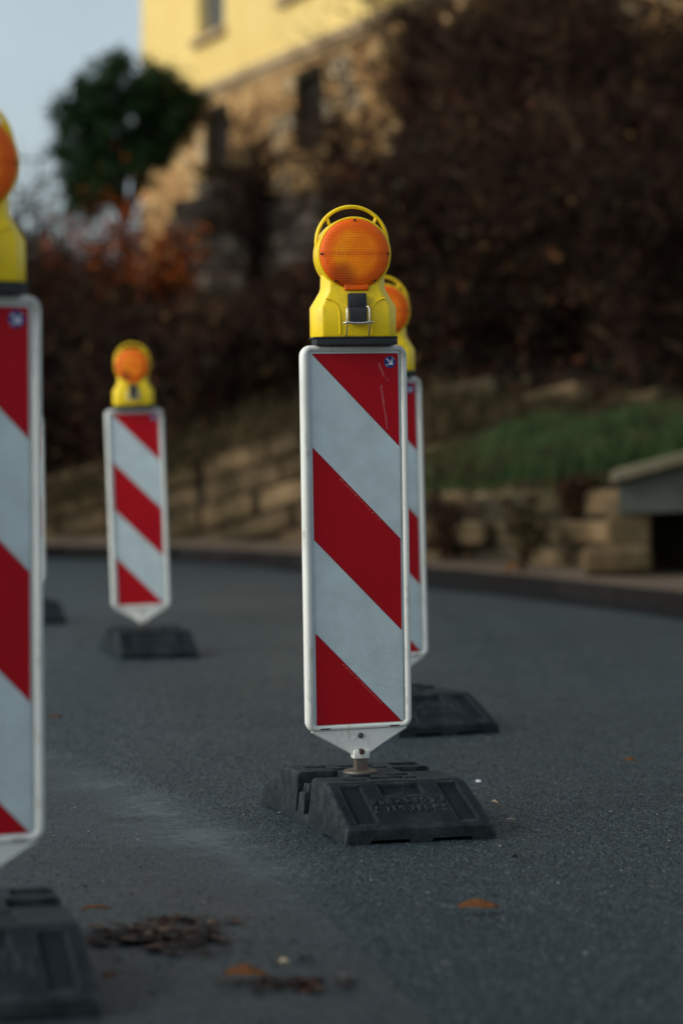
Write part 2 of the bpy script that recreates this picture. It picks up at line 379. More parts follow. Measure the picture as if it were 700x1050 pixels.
W_, H_ = .242, .99            # red/white field
X0, WZ0 = -.121 + .003, .128
def make_sheet(detail):
    bm = bmesh.new(); yf = -.0070
    def face(pts, mi, y=yf):
        f = bm.faces.new([bm.verts.new((X0 + x, y, WZ0 + H_ - d)) for x, d in pts]); f.material_index = mi
        if f.normal.y > 0: f.normal_flip()
        return f
    def clip(poly, dmin, dmax):
        for lim, sgn in ((dmin, 1), (dmax, -1)):
            out = []
            for i in range(len(poly)):
                a, b = poly[i - 1], poly[i]
                ia, ib = sgn * (a[1] - lim) >= 0, sgn * (b[1] - lim) >= 0
                if ia != ib:
                    t = (lim - a[1]) / (b[1] - a[1]); out.append((a[0] + (b[0] - a[0]) * t, lim))
                if ib: out.append(b)
            poly = out
            if not poly: return []
        return poly
    p = .2475; drop = .25
    for k in range(-2, 4):
        poly = clip([(0, k * p), (W_, k * p + drop), (W_, (k + 1) * p + drop), (0, (k + 1) * p)], 0, H_)
        if len(poly) >= 3:
            f = face(poly, 1 if k % 2 else 0)
            if f.calc_area() < 1e-6: bm.faces.remove(f)
    # white carrier plate showing as a border
    box(bm, X0 - .011, X0 + W_ + .004, -.0062, .0062, WZ0 - .004, WZ0 + H_ + .006, 0, mi=0)
    # pale line + dark line along the stripe edges
    for k in (0, 1, 2, 3):
        for off, wd, mi in ((0, .0016, 3),):
            s = 1 if k in (1, 3) else -1
            d0 = k * p + (.0022 if s > 0 else -.0030)
            poly = clip([(0, d0), (W_, d0 + drop), (W_, d0 + wd + drop), (0, d0 + wd)], 0.001, H_ - .001)
            if len(poly) >= 3: face(poly, mi, -.0073)
    if detail:
        rs = random.Random(5)
        sl = drop / W_
        for k in (1, 3):      # tiny maker's print under the edge, too small to read
            x = .076
            while x < .186:
                if rs.random() < .88:
                    w = rs.uniform(.0007, .0016); hh = rs.uniform(.0016, .0030); o = .0065 + rs.uniform(0, .0012)
                    d = k * p + x * sl + o
                    face([(x, d), (x + w, d + w * sl), (x + w - hh * .7, d + w * sl + hh * .7), (x - hh * .7, d + hh * .7)], 2, -.0076)
                x += rs.choice((.0021, .0026, .0031, .0055))
        def sliver(pts, w):
            for (a, b) in zip(pts[:-1], pts[1:]):
                ww = w * rs.uniform(.8, 2.2)
                face([(a[0], a[1]), (b[0], b[1]), (b[0] + ww, b[1]), (a[0] + ww, a[1])], 4, -.0075)
        S = lambda px, py: ((px - 100) / 443 * .242, (py - 72) / 5 / 379 * .99)
        sliver([S(437, 122), S(446, 150), S(452, 160), S(465, 192)], .0035)
        sliver([S(452, 235), S(449, 252), S(455, 285), S(460, 330), S(470, 385), S(474, 430), S(480, 462)], .0028)
        sliver([S(470, 195), S(480, 205), S(492, 200)], .0022)
        sliver([S(495, 205), S(488, 212), S(478, 218)], .0016)
        for _ in range(26):
            x, d = S(rs.uniform(330, 540), rs.uniform(90, 460))
            if d < x * sl - .01:
                r = rs.uniform(.0006, .0018); face([(x, d), (x + r, d + r * .3), (x + r * .8, d + r * 1.5), (x - r * .2, d + r)], 4, -.0075)
        for _ in range(16):
            x, d = rs.uniform(.01, .23), rs.uniform(.27, .97)
            r = rs.uniform(.0004, .0010); face([(x, d), (x + r, d + r * .3), (x + r * .8, d + r * 1.5), (x - r * .2, d + r)], 3, -.0075)
    return bm
def make_sticker():
    bm = bmesh.new(); cx, cz = X0 + W_ - .0235, WZ0 + H_ - .0235; r = .0162
    y = -.0078
    f = bm.faces.new([bm.verts.new((cx + r * math.cos(a), y, cz + r * math.sin(a))) for a in [i * math.pi / 16 for i in range(32)]])
    if f.normal.y > 0: f.normal_flip()
    def P(u, v):  # u along arrow direction (down right), v across
        c = math.sqrt(.5); return bm.verts.new((cx + (u * c + v * c), y - .0004, cz + (-u * c + v * c)))
    for pts in ([(-.0135, -.0016), (.006, -.0016), (.006, .0016), (-.0135, .0016)],
                [(.0115, 0), (.0010, .0088), (-.0022, .0074), (.0055, .0010), (.0055, -.0010), (-.0022, -.0074), (.0010, -.0088)]):
        f = bm.faces.new([P(*q) for q in pts]); f.material_index = 1
        if f.normal.y > 0: f.normal_flip()
    for s in (1, -1):   # two short arcs of the white rim
        a0 = math.pi * (.25 if s > 0 else 1.25)
        ou = [a0 + t for t in (-.32, -.1, .1, .32)]
        f = bm.faces.new([bm.verts.new((cx + .0142 * math.cos(a), y - .0004, cz + .0142 * math.sin(a))) for a in ou] +
                         [bm.verts.new((cx + .0130 * math.cos(a), y - .0004, cz + .0130 * math.sin(a))) for a in ou[::-1]]); f.material_index = 1
        if f.normal.y > 0: f.normal_flip()
    return bm
def make_frame():
    bm = bmesh.new(); zb, zt = .110, 1.140; xl, xr = -.149, .150
    rl, rr, rt, rb = .0130, .0100, .0092, .0090
    L, Rr, B, T = xl + rl, xr - rr, zb + rb, zt - rt
    cr = .018; pts = []; rad = []
    def arc(cx, cz, a0, r0, r1):
        for i in range(7):
            a = a0 + i * math.pi / 12; pts.append((cx + cr * math.cos(a), 0, cz + cr * math.sin(a))); rad.append(r0 + (r1 - r0) * i / 6)
    def straight(p, q, r, n=6):
        for i in range(1, n): pts.append((p[0] + (q[0] - p[0]) * i / n, 0, p[1] + (q[1] - p[1]) * i / n)); rad.append(r)
    arc(Rr - cr, T - cr, 0, rr, rt); straight((Rr - cr, T), (L + cr, T), rt)
    arc(L + cr, T - cr, math.pi / 2, rt, rl); straight((L, T - cr), (L, B + cr), rl, 12)
    arc(L + cr, B + cr, math.pi, rl, rb); straight((L + cr, B), (Rr - cr, B), rb)
    arc(Rr - cr, B + cr, 3 * math.pi / 2, rb, rr); straight((Rr, B + cr), (Rr, T - cr), rr, 12)
    tube(bm, pts, rad, 12, closed=True, sy=1.25)
    # lower web that narrows to the post socket
    tp = zb - .064
    def prism(poly, y0, y1):
        a = [bm.verts.new((x, y0, z)) for x, z in poly]; b = [bm.verts.new((x, y1, z)) for x, z in poly]; n = len(poly)
        bm.faces.new(a); bm.faces.new(b[::-1])
        for k in range(n): bm.faces.new((a[k], b[k], b[(k + 1) % n], a[(k + 1) % n]))
    prism([(-.122, zb + .006), (.128, zb + .006), (.026, tp), (-.020, tp)], -.006, .006)
    tube(bm, [(-.128, 0, zb + .004), (-.020, 0, tp + .004)], [.0070, .0055], 8)
    tube(bm, [(.133, 0, zb + .004), (.026, 0, tp + .004)], [.0070, .0055], 8)
    box(bm, -.018, .026, -.017, .017, tp - .012, tp + .010, .003)
    # small moulded lozenge mark
    for s0, s1 in (((-.032, .096), (-.020, .108 - .003)), ((-.020, .105), (-.008, .094)), ((-.008, .094), (-.020, .083)), ((-.020, .083), (-.032, .096))):
        tube(bm, [(s0[0], -.0062, s0[1]), (s1[0], -.0062, s1[1])], .0009, 5)
    bmesh.ops.recalc_face_normals(bm, faces=bm.faces)
    return bm

LC = .240
LU = .001  # lamp centre x
def make_housing():
    bm = bmesh.new(); s0 = 1.140
    def ring(hw, hd, ch, w, cv=.3):
        c2 = ch * 1.15
        return [bm.verts.new((LU + x, y, s0 + w)) for x, y in ((-hw, -hd + c2), (-hw + ch, -hd), (hw - ch, -hd), (hw, -hd + c2), (hw, hd - c2), (hw - ch, hd), (-hw + ch, hd), (-hw, hd - c2))]
    lv = [ring(.1130, .052, .024, .0205), ring(.1130, .052, .024, .0975), ring(.1105, .050, .024, .104), ring(.087, .046, .020, .142), ring(.084, .044, .018, .152), ring(.083, .042, .018, .185), ring(.080, .038, .018, .225)]
    for a, b in zip(lv[:-1], lv[1:]):
        for k in range(8): bm.faces.new((a[k], a[(k + 1) % 8], b[(k + 1) % 8], b[k]))
    bm.faces.new(lv[0][::-1]); bm.faces.new(lv[-1])
    bmesh.ops.bevel(bm, geom=[e for e in bm.edges if abs(e.verts[0].co.z - e.verts[1].co.z) > .005 or e.verts[0].co.z < s0 + .03], offset=.004, segments=3, affect='EDGES', profile=.5)
    cyl_y(bm, LU, s0 + LC, -.040, .040, .0985, 72, .006)
    # raised lip round the lens seat
    pts = [(LU + .0945 * math.cos(a), -.041, s0 + LC + .0945 * math.sin(a)) for a in [i * math.pi / 36 for i in range(72)]]
    tube(bm, pts, .0036, 8, closed=True)
    # arched ribs moulded on the shoulders
    for sg in (-1, 1):
        arc = [(LU + sg * .043, -.0525, s0 + .028), (LU + sg * .043, -.0525, s0 + .080)]
        arc += [(LU + sg * (.043 + .036 * (1 - math.cos(t))), -.0525 + .003 * math.sin(t), s0 + .080 + .042 * math.sin(t)) for t in [i * math.pi / 16 for i in range(1, 9)]]
        tube(bm, arc, .0022, 6)
    bmesh.ops.recalc_face_normals(bm, faces=bm.faces)
    return bm
def make_handle():
    bm = bmesh.new(); cz = 1.140 + .272; r = .0955
    pts = [(LU + r * math.cos(a), 0, cz + r * math.sin(a)) for a in [R(-30 + i * 240 / 48) for i in range(49)]]
    tube(bm, pts, .0050, 10, sy=1.7)
    for s in (-1, 1):
        a = R(90 + s * 44)
        tube(bm, [(LU + .085 * math.cos(a), 0, 1.140 + .255 + .085 * math.sin(a)), (LU + .096 * math.cos(a), 0, cz + .096 * math.sin(a))], .0045, 8, sy=1.6)
    return bm
def make_lensmesh():
    bm = bmesh.new(); cz = 1.140 + LC; rings = []
    prof = [(0, -.062), (.03, -.0612), (.06, -.0585), (.080, -.0545), (.0888, -.050), (.0925, -.046), (.0930, -.038)]
    c = bm.verts.new((LU, prof[0][1], cz)); prev = None
    for r, y in prof[1:]:
        rg = [bm.verts.new((LU + r * math.cos(2 * math.pi * k / 64), y, cz + r * math.sin(2 * math.pi * k / 64))) for k in range(64)]
        for k in range(64):
            if prev is None: bm.faces.new((c, rg[k], rg[(k + 1) % 64]))
            else: bm.faces.new((prev[k], rg[k], rg[(k + 1) % 64], prev[(k + 1) % 64]))
        prev = rg
    bmesh.ops.recalc_face_normals(bm, faces=bm.faces)
    # lower tab
    box(bm, LU - .029, LU + .036, -.0530, -.040, cz - .0965, cz - .080, .003)
    return bm

def build_beacon():
    root = empty('traffic_beacon', (0, 0, 0))
    foot = obj('rubber_foot', make_foot(), M['rubber'], root)
    bm = bmesh.new(); box(bm, -.012, .020, -.015, .015, -.075, .0365, .003)
    post = obj('post', bm, M['steel'], root, True, 40)
    bm = bmesh.new()
    tube(bm, [(.003, 0, -.0035), (.003, 0, .0018)], [.046, .044], 28)
    obj('collar', bm, M['steel'], post, True, 40)
    fr = obj('panel_frame', make_frame(), M['frame'], root, True, 50)
    for (x, z, m) in ((.004, .0955, 'bolt'), (.0035, .0525, 'rustbolt')):
        bm = bmesh.new(); cyl_y(bm, x, z, -.0195 if z < .06 else -.010, -.004, .0078, 16, .0015); obj('bolt', bm, M[m], fr, True, 40)
    for x in (-.095, .098):
        bm = bmesh.new(); box(bm, x - .013, x + .013, -.0128, -.0085, .1165, .1195); obj('drain_slot', bm, M['dark'], fr)
    sh = obj('reflective_sheet', make_sheet(False), [M['white_sheet'], M['red_sheet'], M['print'], M['edge_line'], M['scratch']], root)
    obj('direction_sticker', make_sticker(), [M['blue'], M['arrow']], sh)
    bm = bmesh.new(); box(bm, LU - .106, LU + .112, -.047, .047, 1.1395, 1.1585, .003); box(bm, LU - .112, LU + .112, -.051, .051, 1.1575, 1.1610, .001)
    obj('lamp_pad', bm, M['black'], root, True, 40)
    ho = obj('lamp_housing', make_housing(), M['yellow'], root, True, 32)
    obj('carry_handle', make_handle(), M['yellow'], ho, True)
    le = obj('lens', make_lensmesh(), M['lens'], ho, True, 60)
    for a in (0, 90, 180, 234, 306):
        bm = bmesh.new(); cyl_y(bm, LU + .089 * math.cos(R(a)), 1.380 + .088 * math.sin(R(a)), -.0545, -.046, .0030, 10); obj('screw', bm, M['dark'], ho)
    bm = bmesh.new()
    box(bm, LU - .0225, LU + .0275, -.066, -.050, 1.140 + .096, 1.140 + .1355, .004)
    box(bm, LU - .0205, LU + .0270, -.074, -.050, 1.140 + .058, 1.140 + .0975, .004)
    obj('latch', bm, M['black'], ho, True, 40)
    bm = bmesh.new()
    for s in (-1, 1):
        x = LU + .002 + s * .0300
        tube(bm, [(x, -.054, 1.140 + .022), (x, -.070, 1.140 + .030), (x, -.078, 1.140 + .055), (x, -.079, 1.140 + .092), (x - s * .002, -.074, 1.140 + .099), (x - s * .008, -.068, 1.140 + .1)], .0019, 8)
    tube(bm, [(LU + .002 - .041, -.080, 1.140 + .0555), (LU + .002 - .030, -.082, 1.140 + .0585), (LU - .011, -.083, 1.140 + .0555), (LU + .015, -.083, 1.140 + .0555), (LU + .032, -.082, 1.140 + .0585), (LU + .043, -.080, 1.140 + .0565)], [.0022, .0035, .0035, .0035, .0035, .0022], 8, sy=1.8)
    obj('wire_clip', bm, M['wire'], ho, True)
    return root
def copy_tree(o, parent=None):
    c = o.copy(); COL.objects.link(c); c.parent = parent
    for ch in [k for k in bpy.data.objects if k.parent == o]: copy_tree(ch, c)
    return c
def kids(o): return [k for k in bpy.data.objects if k.parent == o]
def pose(root, X, Y, yaw, lean, fwd, foot_yaw, foot_dx, lamp_yaw):
    root.location = (X, Y, 0); root.rotation_euler = (0, 0, R(yaw))
    L = Matrix.Rotation(R(-lean), 4, 'Y') @ Matrix.Rotation(R(fwd), 4, 'X')
    inv = Matrix.Rotation(R(-yaw), 4, 'Z')
    for k in kids(root):
        if k.name.startswith('rubber_foot'):
            off = inv @ Matrix.Rotation(R(foot_yaw), 4, 'Z') @ Vector((foot_dx, 0, 0))
            k.location = off; k.rotation_euler = (0, 0, R(foot_yaw - yaw)); continue
        wy = lamp_yaw if k.name.startswith('lamp') else yaw
        m = inv @ L @ Matrix.Rotation(R(wy), 4, 'Z')
        k.location = (0, 0, PIV); k.rotation_euler = m.to_euler()
proto = build_beacon()
f383 = lambda px, Z: (px - 350) / F * Z
BE = [  # px of post, Z, yaw, lean, fwd, footyaw, foot_dx, lampyaw, label
    (368, 6.48, 17, .85, 1.2, 17.5, .036, 9, 'sharply focused red and white striped warning beacon with a yellow lamp, standing in the middle'),
    (401, 8.86, 22, 1.5, .5, 25, .030, 8, 'striped warning beacon mostly hidden directly behind the middle one'),
    (145.5, 12.5, 6, 2.0, .5, 13, .030, 2, 'smaller complete warning beacon on the left, leaning, further up the road'),
    (-35, 4.50, 24, .2, 0, 14, -.005, 22, 'nearest warning beacon, blurred and cut off by the left edge of the photo'),
    (21, 15.1, 12, .6, 0, 15, .030, 10, 'farthest warning beacon, only its black rubber foot showing past the nearest beacon'),
]
for i, (px, Z, yaw, lean, fwd, fy, fdx, ly, lab) in enumerate(BE):
    o = proto if i == 0 else copy_tree(proto)
    tag(o, lab, 'traffic beacon', 'striped warning beacons along the lane')
    pose(o, f383(px, Z), Z, yaw, lean, fwd, fy, fdx, ly)
    if i in (2, 4): o.location.z = -.022
    if i == 2:
        for k in kids(o):
            if not k.name.startswith('rubber_foot'): k.location.z -= .012
            if k.name.startswith('lamp'):
                k.scale = (.92, .92, .92); up_ = k.rotation_euler.to_matrix() @ Vector((0, 0, 1)); k.location += up_ * 1.14 * .08
# the sharp one gets its own sheet mesh with scratches and tiny print
for k in kids(proto):
    if k.name.startswith('reflective_sheet'):
        me = bpy.data.meshes.new('reflective_sheet'); bm = make_sheet(True); bm.to_mesh(me); bm.free()
        for m in ('white_sheet', 'red_sheet', 'print', 'edge_line', 'scratch'): me.materials.append(M[m])
        k.data = me; k['label'] = 'scratched red and white reflective sheet with tiny worn print'

# ------------------------------------------------------------------ ground
def struct(o): return tag(o, kind='structure')
def sheet_poly(name, pts, z, mat):
    return struct(raw(name, [(x, y, z) for x, y in pts], [tuple(range(len(pts)))], mat))
def sstep(a, b, x): t = max(0, min(1, (x - a) / (b - a))); return t * t * (3 - 2 * t)
def road_z(x, y): return -.022 * sstep(8.6, 12.2, y) * (1 - sstep(15.5, 20.5, y)) * (1 - sstep(-.3, 1.2, x)) * (1 - sstep(6, 20, -x))
rx = [-300, -60, -30] + list(np.linspace(-20, 4, 49)) + [30, 300]; ry = [-60, 0, 8.6] + list(np.linspace(9, 20.5, 47)) + [60, 500]
rv = [(x, y, road_z(x, y)) for x in rx for y in ry]; k_ = len(ry)
rd = struct(raw('road', rv, [(i * k_ + j, (i + 1) * k_ + j, (i + 1) * k_ + j + 1, i * k_ + j + 1) for i in range(len(rx) - 1) for j in range(k_ - 1)], M['asphalt']))
for p in rd.data.polygons: p.use_smooth = True
SL = [(-60, 745), (0, 765), (50, 782), (100, 800), (150, 823), (195, 846), (235, 872), (262, 890), (300, 915), (350, 955), (420, 1025), (520, 1140)]
seam = [ground(*p) for p in SL]
sheet_poly('road_patch', [(v.x, v.y) for v in seam] + [(.3, 1.0), (-9, 1.0), (-9, 9.4)], .004, M['patch'])
# worn pale seam strip with an 'edge' weight (centre 1, sides 0)
sv, sf, ew = [], [], []
dense = []
for a, b in zip(seam[:-1], seam[1:]):
    for t in np.linspace(0, 1, 8, endpoint=False): dense.append(a.lerp(b, t))
for i, p in enumerate(dense):
    t = i / (len(dense) - 1); k = max(0, min(1, (1 - abs(t - .42) * 1.9))) ** .6
    d = (dense[min(i + 1, len(dense) - 1)] - dense[max(i - 1, 0)]).normalized(); nrm = Vector((-d.y, d.x, 0))
    wob = .03 * noise.noise((i * .23, 0, 0))
    for o_, w_ in ((-.22, 0), (-.07, .7), (.02, 1), (.20, .5), (.60, 0)):
        q = p + nrm * (o_ * -1 + wob); sv.append((q.x, q.y, .008)); ew.append(w_ * k)
for i in range(len(dense) - 1):
    for j in range(4): a = i * 5 + j; sf.append((a, a + 1, a + 6, a + 5))
so = struct(raw('road_seam', sv, sf, M['seam']))
at_ = so.data.attributes.new('edge', 'FLOAT', 'POINT'); at_.data.foreach_set('value', ew)

# kerb line (front foot of the kerb on the road)
KP = [(-30, 25.2), (-14, 24.9), (-6, 24.4)] + [tuple(ground(*p)[:2]) for p in ((60, 572), (180, 574), (300, 581), (450, 599), (570, 612), (700, 628))] + [(3.1, 12.3), (4.1, 8), (4.8, 3), (5.2, -5), (5.3, -30)]
def resample(P, step):
    P = [Vector(p) for p in P]; out = [P[0]]
    for a, b in zip(P[:-1], P[1:]):
        n = max(1, int((b - a).length / step))
        for i in range(1, n + 1): out.append(a.lerp(b, i / n))
    return out
def offs(P, d):
    out = []
    for i, p in enumerate(P):
        t = (P[min(i + 1, len(P) - 1)] - P[max(i - 1, 0)]).normalized(); out.append(p + Vector((-t.y, t.x)) * d)
    return out
def strip(name, A, B, za, zb, mat):
    v = []; f = []
    for a, b in zip(A, B): v += [(a.x, a.y, za), (b.x, b.y, zb)]
    for i in range(len(A) - 1): k = 2 * i; f.append((k, k + 2, k + 3, k + 1))
    return struct(raw(name, v, f, mat))
KL = resample(KP, .9)
# the kerb: one stone after another
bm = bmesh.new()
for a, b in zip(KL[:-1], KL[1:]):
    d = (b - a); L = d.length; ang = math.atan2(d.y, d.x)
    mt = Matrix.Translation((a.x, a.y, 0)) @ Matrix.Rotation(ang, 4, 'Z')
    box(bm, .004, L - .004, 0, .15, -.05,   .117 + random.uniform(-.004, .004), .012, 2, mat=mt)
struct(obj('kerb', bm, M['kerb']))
strip('gutter', offs(KL, -.34), offs(KL, .01), .004, .004, M['gutter'])
strip('pavement', offs(KL, .03), offs(KL, 5.5), .127, .127, M['pavement'])

# ------------------------------------------------------------------ stone walls
def wall_line(pts): return [Vector(((px - 350) / F * Z, Z)) for px, Z in pts]
def block_wall(name, line, ztop, zbot, tilt, bh, bl, mats, label, cat, thick=.35, seed=1, group=None, rough=.05):
    """line: list of 2D points left to right; ztop(s) height; courses tilted"""
    rs = random.Random(seed); P = line; cum = [0]
    for a, b in zip(P[:-1], P[1:]): cum.append(cum[-1] + (b - a).length)
    S = cum[-1]
    def pos(s):
        s = max(0, min(S - 1e-6, s))
        for i in range(len(P) - 1):
            if s <= cum[i + 1]:
                t = (s - cum[i]) / (cum[i + 1] - cum[i]); d = (P[i + 1] - P[i]).normalized(); return P[i].lerp(P[i + 1], t), d
    root = empty(name, (P[0].x, P[0].y, zbot)); tag(root, label, cat, group)
    bm = bmesh.new(); back = []; off = Vector((P[0].x, P[0].y, zbot))
    r0 = int((zbot - tilt * S) / bh) - 2; r1 = int((max(ztop(s) for s in np.linspace(0, S, 30)) + abs(tilt) * S) / bh) + 2
    for r in range(r0, r1):
        s = -rs.random() * bl; 
        while s < S:
            L = bl * rs.uniform(.45, 1.9); sm = s + L / 2; hh = bh * 1.0
            zc = r * bh + tilt * sm
            if 0 < sm < S and zc + bh * .4 < ztop(sm) + .06 and zc + bh > zbot:
                p, d = pos(sm); nrm = Vector((d.y, -d.x))
                out = rs.uniform(-rough, rough)
                mt = Matrix.Translation((p.x - off.x, p.y - off.y, zc - off.z)) @ Matrix.Rotation(math.atan2(d.y, d.x), 4, 'Z') @ Matrix.Rotation(-math.atan(tilt), 4, 'Y')
                g = .012 * rs.uniform(.6, 2)
                box(bm, -L / 2 + g, L / 2 - g, -.06 - out, thick, g, hh - g, min(.03, bh * .12), 1, mat=mt)
            s += L
    obj('stone_facing', bm, mats[0], root)
    # mortar core
    v = []; f = []; n = 40
    for i in range(n + 1):
        s = S * i / n; p, d = pos(s); nrm = Vector((-d.y, d.x)); zt = ztop(s) - .03
        for q, z in ((p + nrm * .02, zbot - .1), (p + nrm * .02, zt), (p + nrm * (thick + .12), zt), (p + nrm * (thick + .12), zbot - .1)):
            v.append((q.x - off.x, q.y - off.y, z - off.z))
    for i in range(n):
        a = i * 4; b = a + 4
        for k in range(4): f.append((a + k, a + (k + 1) % 4, b + (k + 1) % 4, b + k))
    f += [(0, 3, 2, 1), (n * 4, n * 4 + 1, n * 4 + 2, n * 4 + 3)]
    raw('mortar_core', v, f, mats[1], root)
    return root
def ztop_px(line_px):   # [(px, Z, py)] -> function of arclength
    P = [Vector(((px - 350) / F * Z, Z)) for px, Z, _ in line_px]; cum = [0]
    for a, b in zip(P[:-1], P[1:]): cum.append(cum[-1] + (b - a).length)
    zs = [at(px, py, Z).z for px, Z, py in line_px]
    return P, (lambda s: float(np.interp(s, cum, zs)))
BW = [(-420, 29, 520), (-60, 28, 512), (50, 27.2, 500), (170, 26.4, 458), (230, 26, 436), (310, 25.2, 412), (440, 24.2, 408), (620, 23.5, 414), (760, 23, 420), (1100, 22, 420)]
bwP, bwT = ztop_px(BW)
block_wall('retaining_wall', bwP, bwT, .1, .22, .26, .66, (M['stone'], M['mortar']), 'long sandstone retaining wall of slanting courses behind the kerb, under the dark bushes', 'wall', seed=2, rough=.03)
LW = [(432, 21.0, 508), (520, 20.2, 506), (600, 19.5, 502), (668, 18.9, 505)]
lwP, lwT = ztop_px(LW)
block_wall('low_stone_wall', lwP, lwT, .1, .02, .24, .60, (M['stone'], M['mortar']), 'low wall of rough sandstone blocks holding the grass bank on the right', 'wall', seed=5, rough=.09)

# grass bank between the two walls
def lerpline(P, n):
    cum = [0]
    for a, b in zip(P[:-1], P[1:]): cum.append(cum[-1] + (b - a).length)
    xs = np.interp(np.linspace(0, cum[-1], n), cum, [p.x for p in P]); ys = np.interp(np.linspace(0, cum[-1], n), cum, [p.y for p in P]); return [Vector(p) for p in zip(xs, ys)]
FRONT = [(436, 21.2, 505), (520, 20.5, 496), (600, 19.8, 484), (668, 19.2, 474), (760, 18.6, 455), (900, 17.8, 430)]
REAR = [(436, 23.6, 488), (520, 23.2, 464), (600, 22.8, 451), (668, 22.4, 441), (760, 22.0, 425), (900, 21.5, 400)]
f3 = [at(px, py, Z) for px, Z, py in FRONT]; r3 = [at(px, py, Z) for px, Z, py in REAR]
gv = []; gf = []; nn, mm = 40, 10
def bil(u, v):
    k = u * (len(f3) - 1); i = min(int(k), len(f3) - 2); t = k - i
    a = f3[i].lerp(f3[i + 1], t); b = r3[i].lerp(r3[i + 1], t); p = a.lerp(b, v)
    return p + Vector((0, 0, .05 * noise.noise(p * 1.7) - .10 * (v < .01) + .06 * math.sin(v * math.pi)))
for i in range(nn + 1):
    for j in range(mm + 1): gv.append(bil(i / nn, j / mm))
for i in range(nn):
    for j in range(mm): a = i * (mm + 1) + j; gf.append((a, a + mm + 1, a + mm + 2, a + 1))
struct(raw('grass_slope', gv, gf, M['grass_soil']))
Q = []
for _ in range(30000):
    u, v = random.random(), random.random() ** .9
    p = bil(u, v); dens = .75 + .5 * noise.noise(p * .9)
    if random.random() > dens: continue
    if u < .14 and random.random() < .6: continue
    h = random.uniform(.08, .34) * (.7 + .6 * noise.noise(p * 1.3)); w = random.uniform(.004, .008); a = random.uniform(0, 6.28)
    dx, dy = math.cos(a) * w, math.sin(a) * w; lx, ly = random.gauss(0, .05), random.gauss(-.03, .05)
    tpt = p + Vector((lx, ly, h))
    Q.append([(p.x - dx, p.y - dy, p.z - .02), (p.x + dx, p.y + dy, p.z - .02), (tpt.x + dx * .3, tpt.y + dy * .3, tpt.z), (tpt.x - dx * .3, tpt.y - dy * .3, tpt.z)])
tag(quads('grass', np.array(Q), M['grass']), 'strip of green grass growing on the bank above the low stone wall', 'grass', kind='stuff')

Q = []
for _ in range(9000):
    u = random.random() ** 1.5; v = random.uniform(.55, 1.02) if random.random() < .6 else random.uniform(-.02, .25) if random.random() < .4 else random.random() * (1 if u < .2 else .1)
    p = bil(u, max(0, min(1, v))); h = random.uniform(.06, .26); a = random.uniform(0, 6.28); w = random.uniform(.004, .009)
    dx, dy = math.cos(a) * w, math.sin(a) * w; t = p + Vector((random.gauss(0, .08), random.gauss(-.05, .06), h * (1 if v > .1 else -.6)))
    Q.append([(p.x - dx, p.y - dy, p.z - .02), (p.x + dx, p.y + dy, p.z - .02), (t.x + dx * .3, t.y + dy * .3, t.z), (t.x - dx * .3, t.y - dy * .3, t.z)])
cumw = [0]
for a_, b_ in zip(bwP[:-1], bwP[1:]): cumw.append(cumw[-1] + (b_ - a_).length)
for _ in range(15000):      # dead tufts hanging over the long wall and rooted in its joints
    s_ = random.random() * cumw[-1]; x = float(np.interp(s_, cumw, [q.x for q in bwP])); y = float(np.interp(s_, cumw, [q.y for q in bwP])); zt = bwT(s_)
    n_ = noise.noise((s_ * 1.1, 0, 3)); 
    top = random.random() < .75
    p = Vector((x, y - .12, zt - random.random() ** 2 * (.25 + .3 * max(0, n_)))) if top else Vector((x, y - .12, .13 + (zt - .13) * random.random()))
    if not top and noise.noise((s_ * 1.6, p.z * 3, 1)) < .12: continue
    a = random.uniform(0, 6.28); w = random.uniform(.004, .010); h = random.uniform(.06, .26) * (.8 + n_)
    dx, dy = math.cos(a) * w, math.sin(a) * w; t = p + Vector((random.gauss(0, .08), -abs(random.gauss(.05, .05)), h * (1 if random.random() < .45 else -.9)))
    Q.append([(p.x - dx, p.y - dy, p.z), (p.x + dx, p.y + dy, p.z), (t.x + dx * .3, t.y + dy * .3, t.z), (t.x - dx * .3, t.y - dy * .3, t.z)])
tag(quads('dry_grass', np.array(Q), M['drygrass']), 'brown dead grass hanging over the long wall and along the green bank', 'dead grass', kind='stuff')
# concrete cheek with a dark opening, right edge
ab = empty('stair_abutment', (2.1, 18.5, .1)); tag(ab, 'concrete abutment with a pale cap and dark opening at the right edge', 'abutment')
def xz_prism(name, pxs, Z, depth, mat, parent, off=Vector((2.1, 18.5, .1)), rz=0, bev=0):
    bm = bmesh.new(); P = [at(px, py, Z) - off for px, py in pxs]
    a = [bm.verts.new(p) for p in P]; b = [bm.verts.new(p + Vector((depth * .12, depth, 0))) for p in P]; n = len(P)
    bm.faces.new(a); bm.faces.new(b[::-1])
    for k in range(n): bm.faces.new((a[k], b[k], b[(k + 1) % n], a[(k + 1) % n]))
    if bev: bmesh.ops.bevel(bm, geom=bm.edges[:], offset=bev, segments=1, affect='EDGES')
    bmesh.ops.recalc_face_normals(bm, faces=bm.faces)
    return obj(name, bm, mat, parent)
xz_prism('cap_slab', [(626, 483), (900, 410), (900, 424), (626, 496)], 17.9, 1.6, M['cap'], ab, bev=.015)
xz_prism('cheek_wall', [(633, 494), (900, 424), (900, 500), (760, 522), (633, 527)], 18.0, 1.3, M['concrete'], ab)
xz_prism('pier', [(622, 527), (667, 526), (667, 586), (622, 584)], 18.05, 1.0, M['stone'], ab, bev=.02)
xz_prism('pier', [(790, 520), (900, 500), (900, 600), (790, 600)], 18.05, 1.0, M['stone'], ab, bev=.02)
xz_prism('back_wall', [(622, 500), (900, 470), (900, 600), (622, 590)], 19.6, .2, M['mortar'], ab)
xz_prism('plinth', [(596, 562), (668, 560), (668, 588), (596, 590)], 17.7, .3, M['stone'], ab, bev=.03)

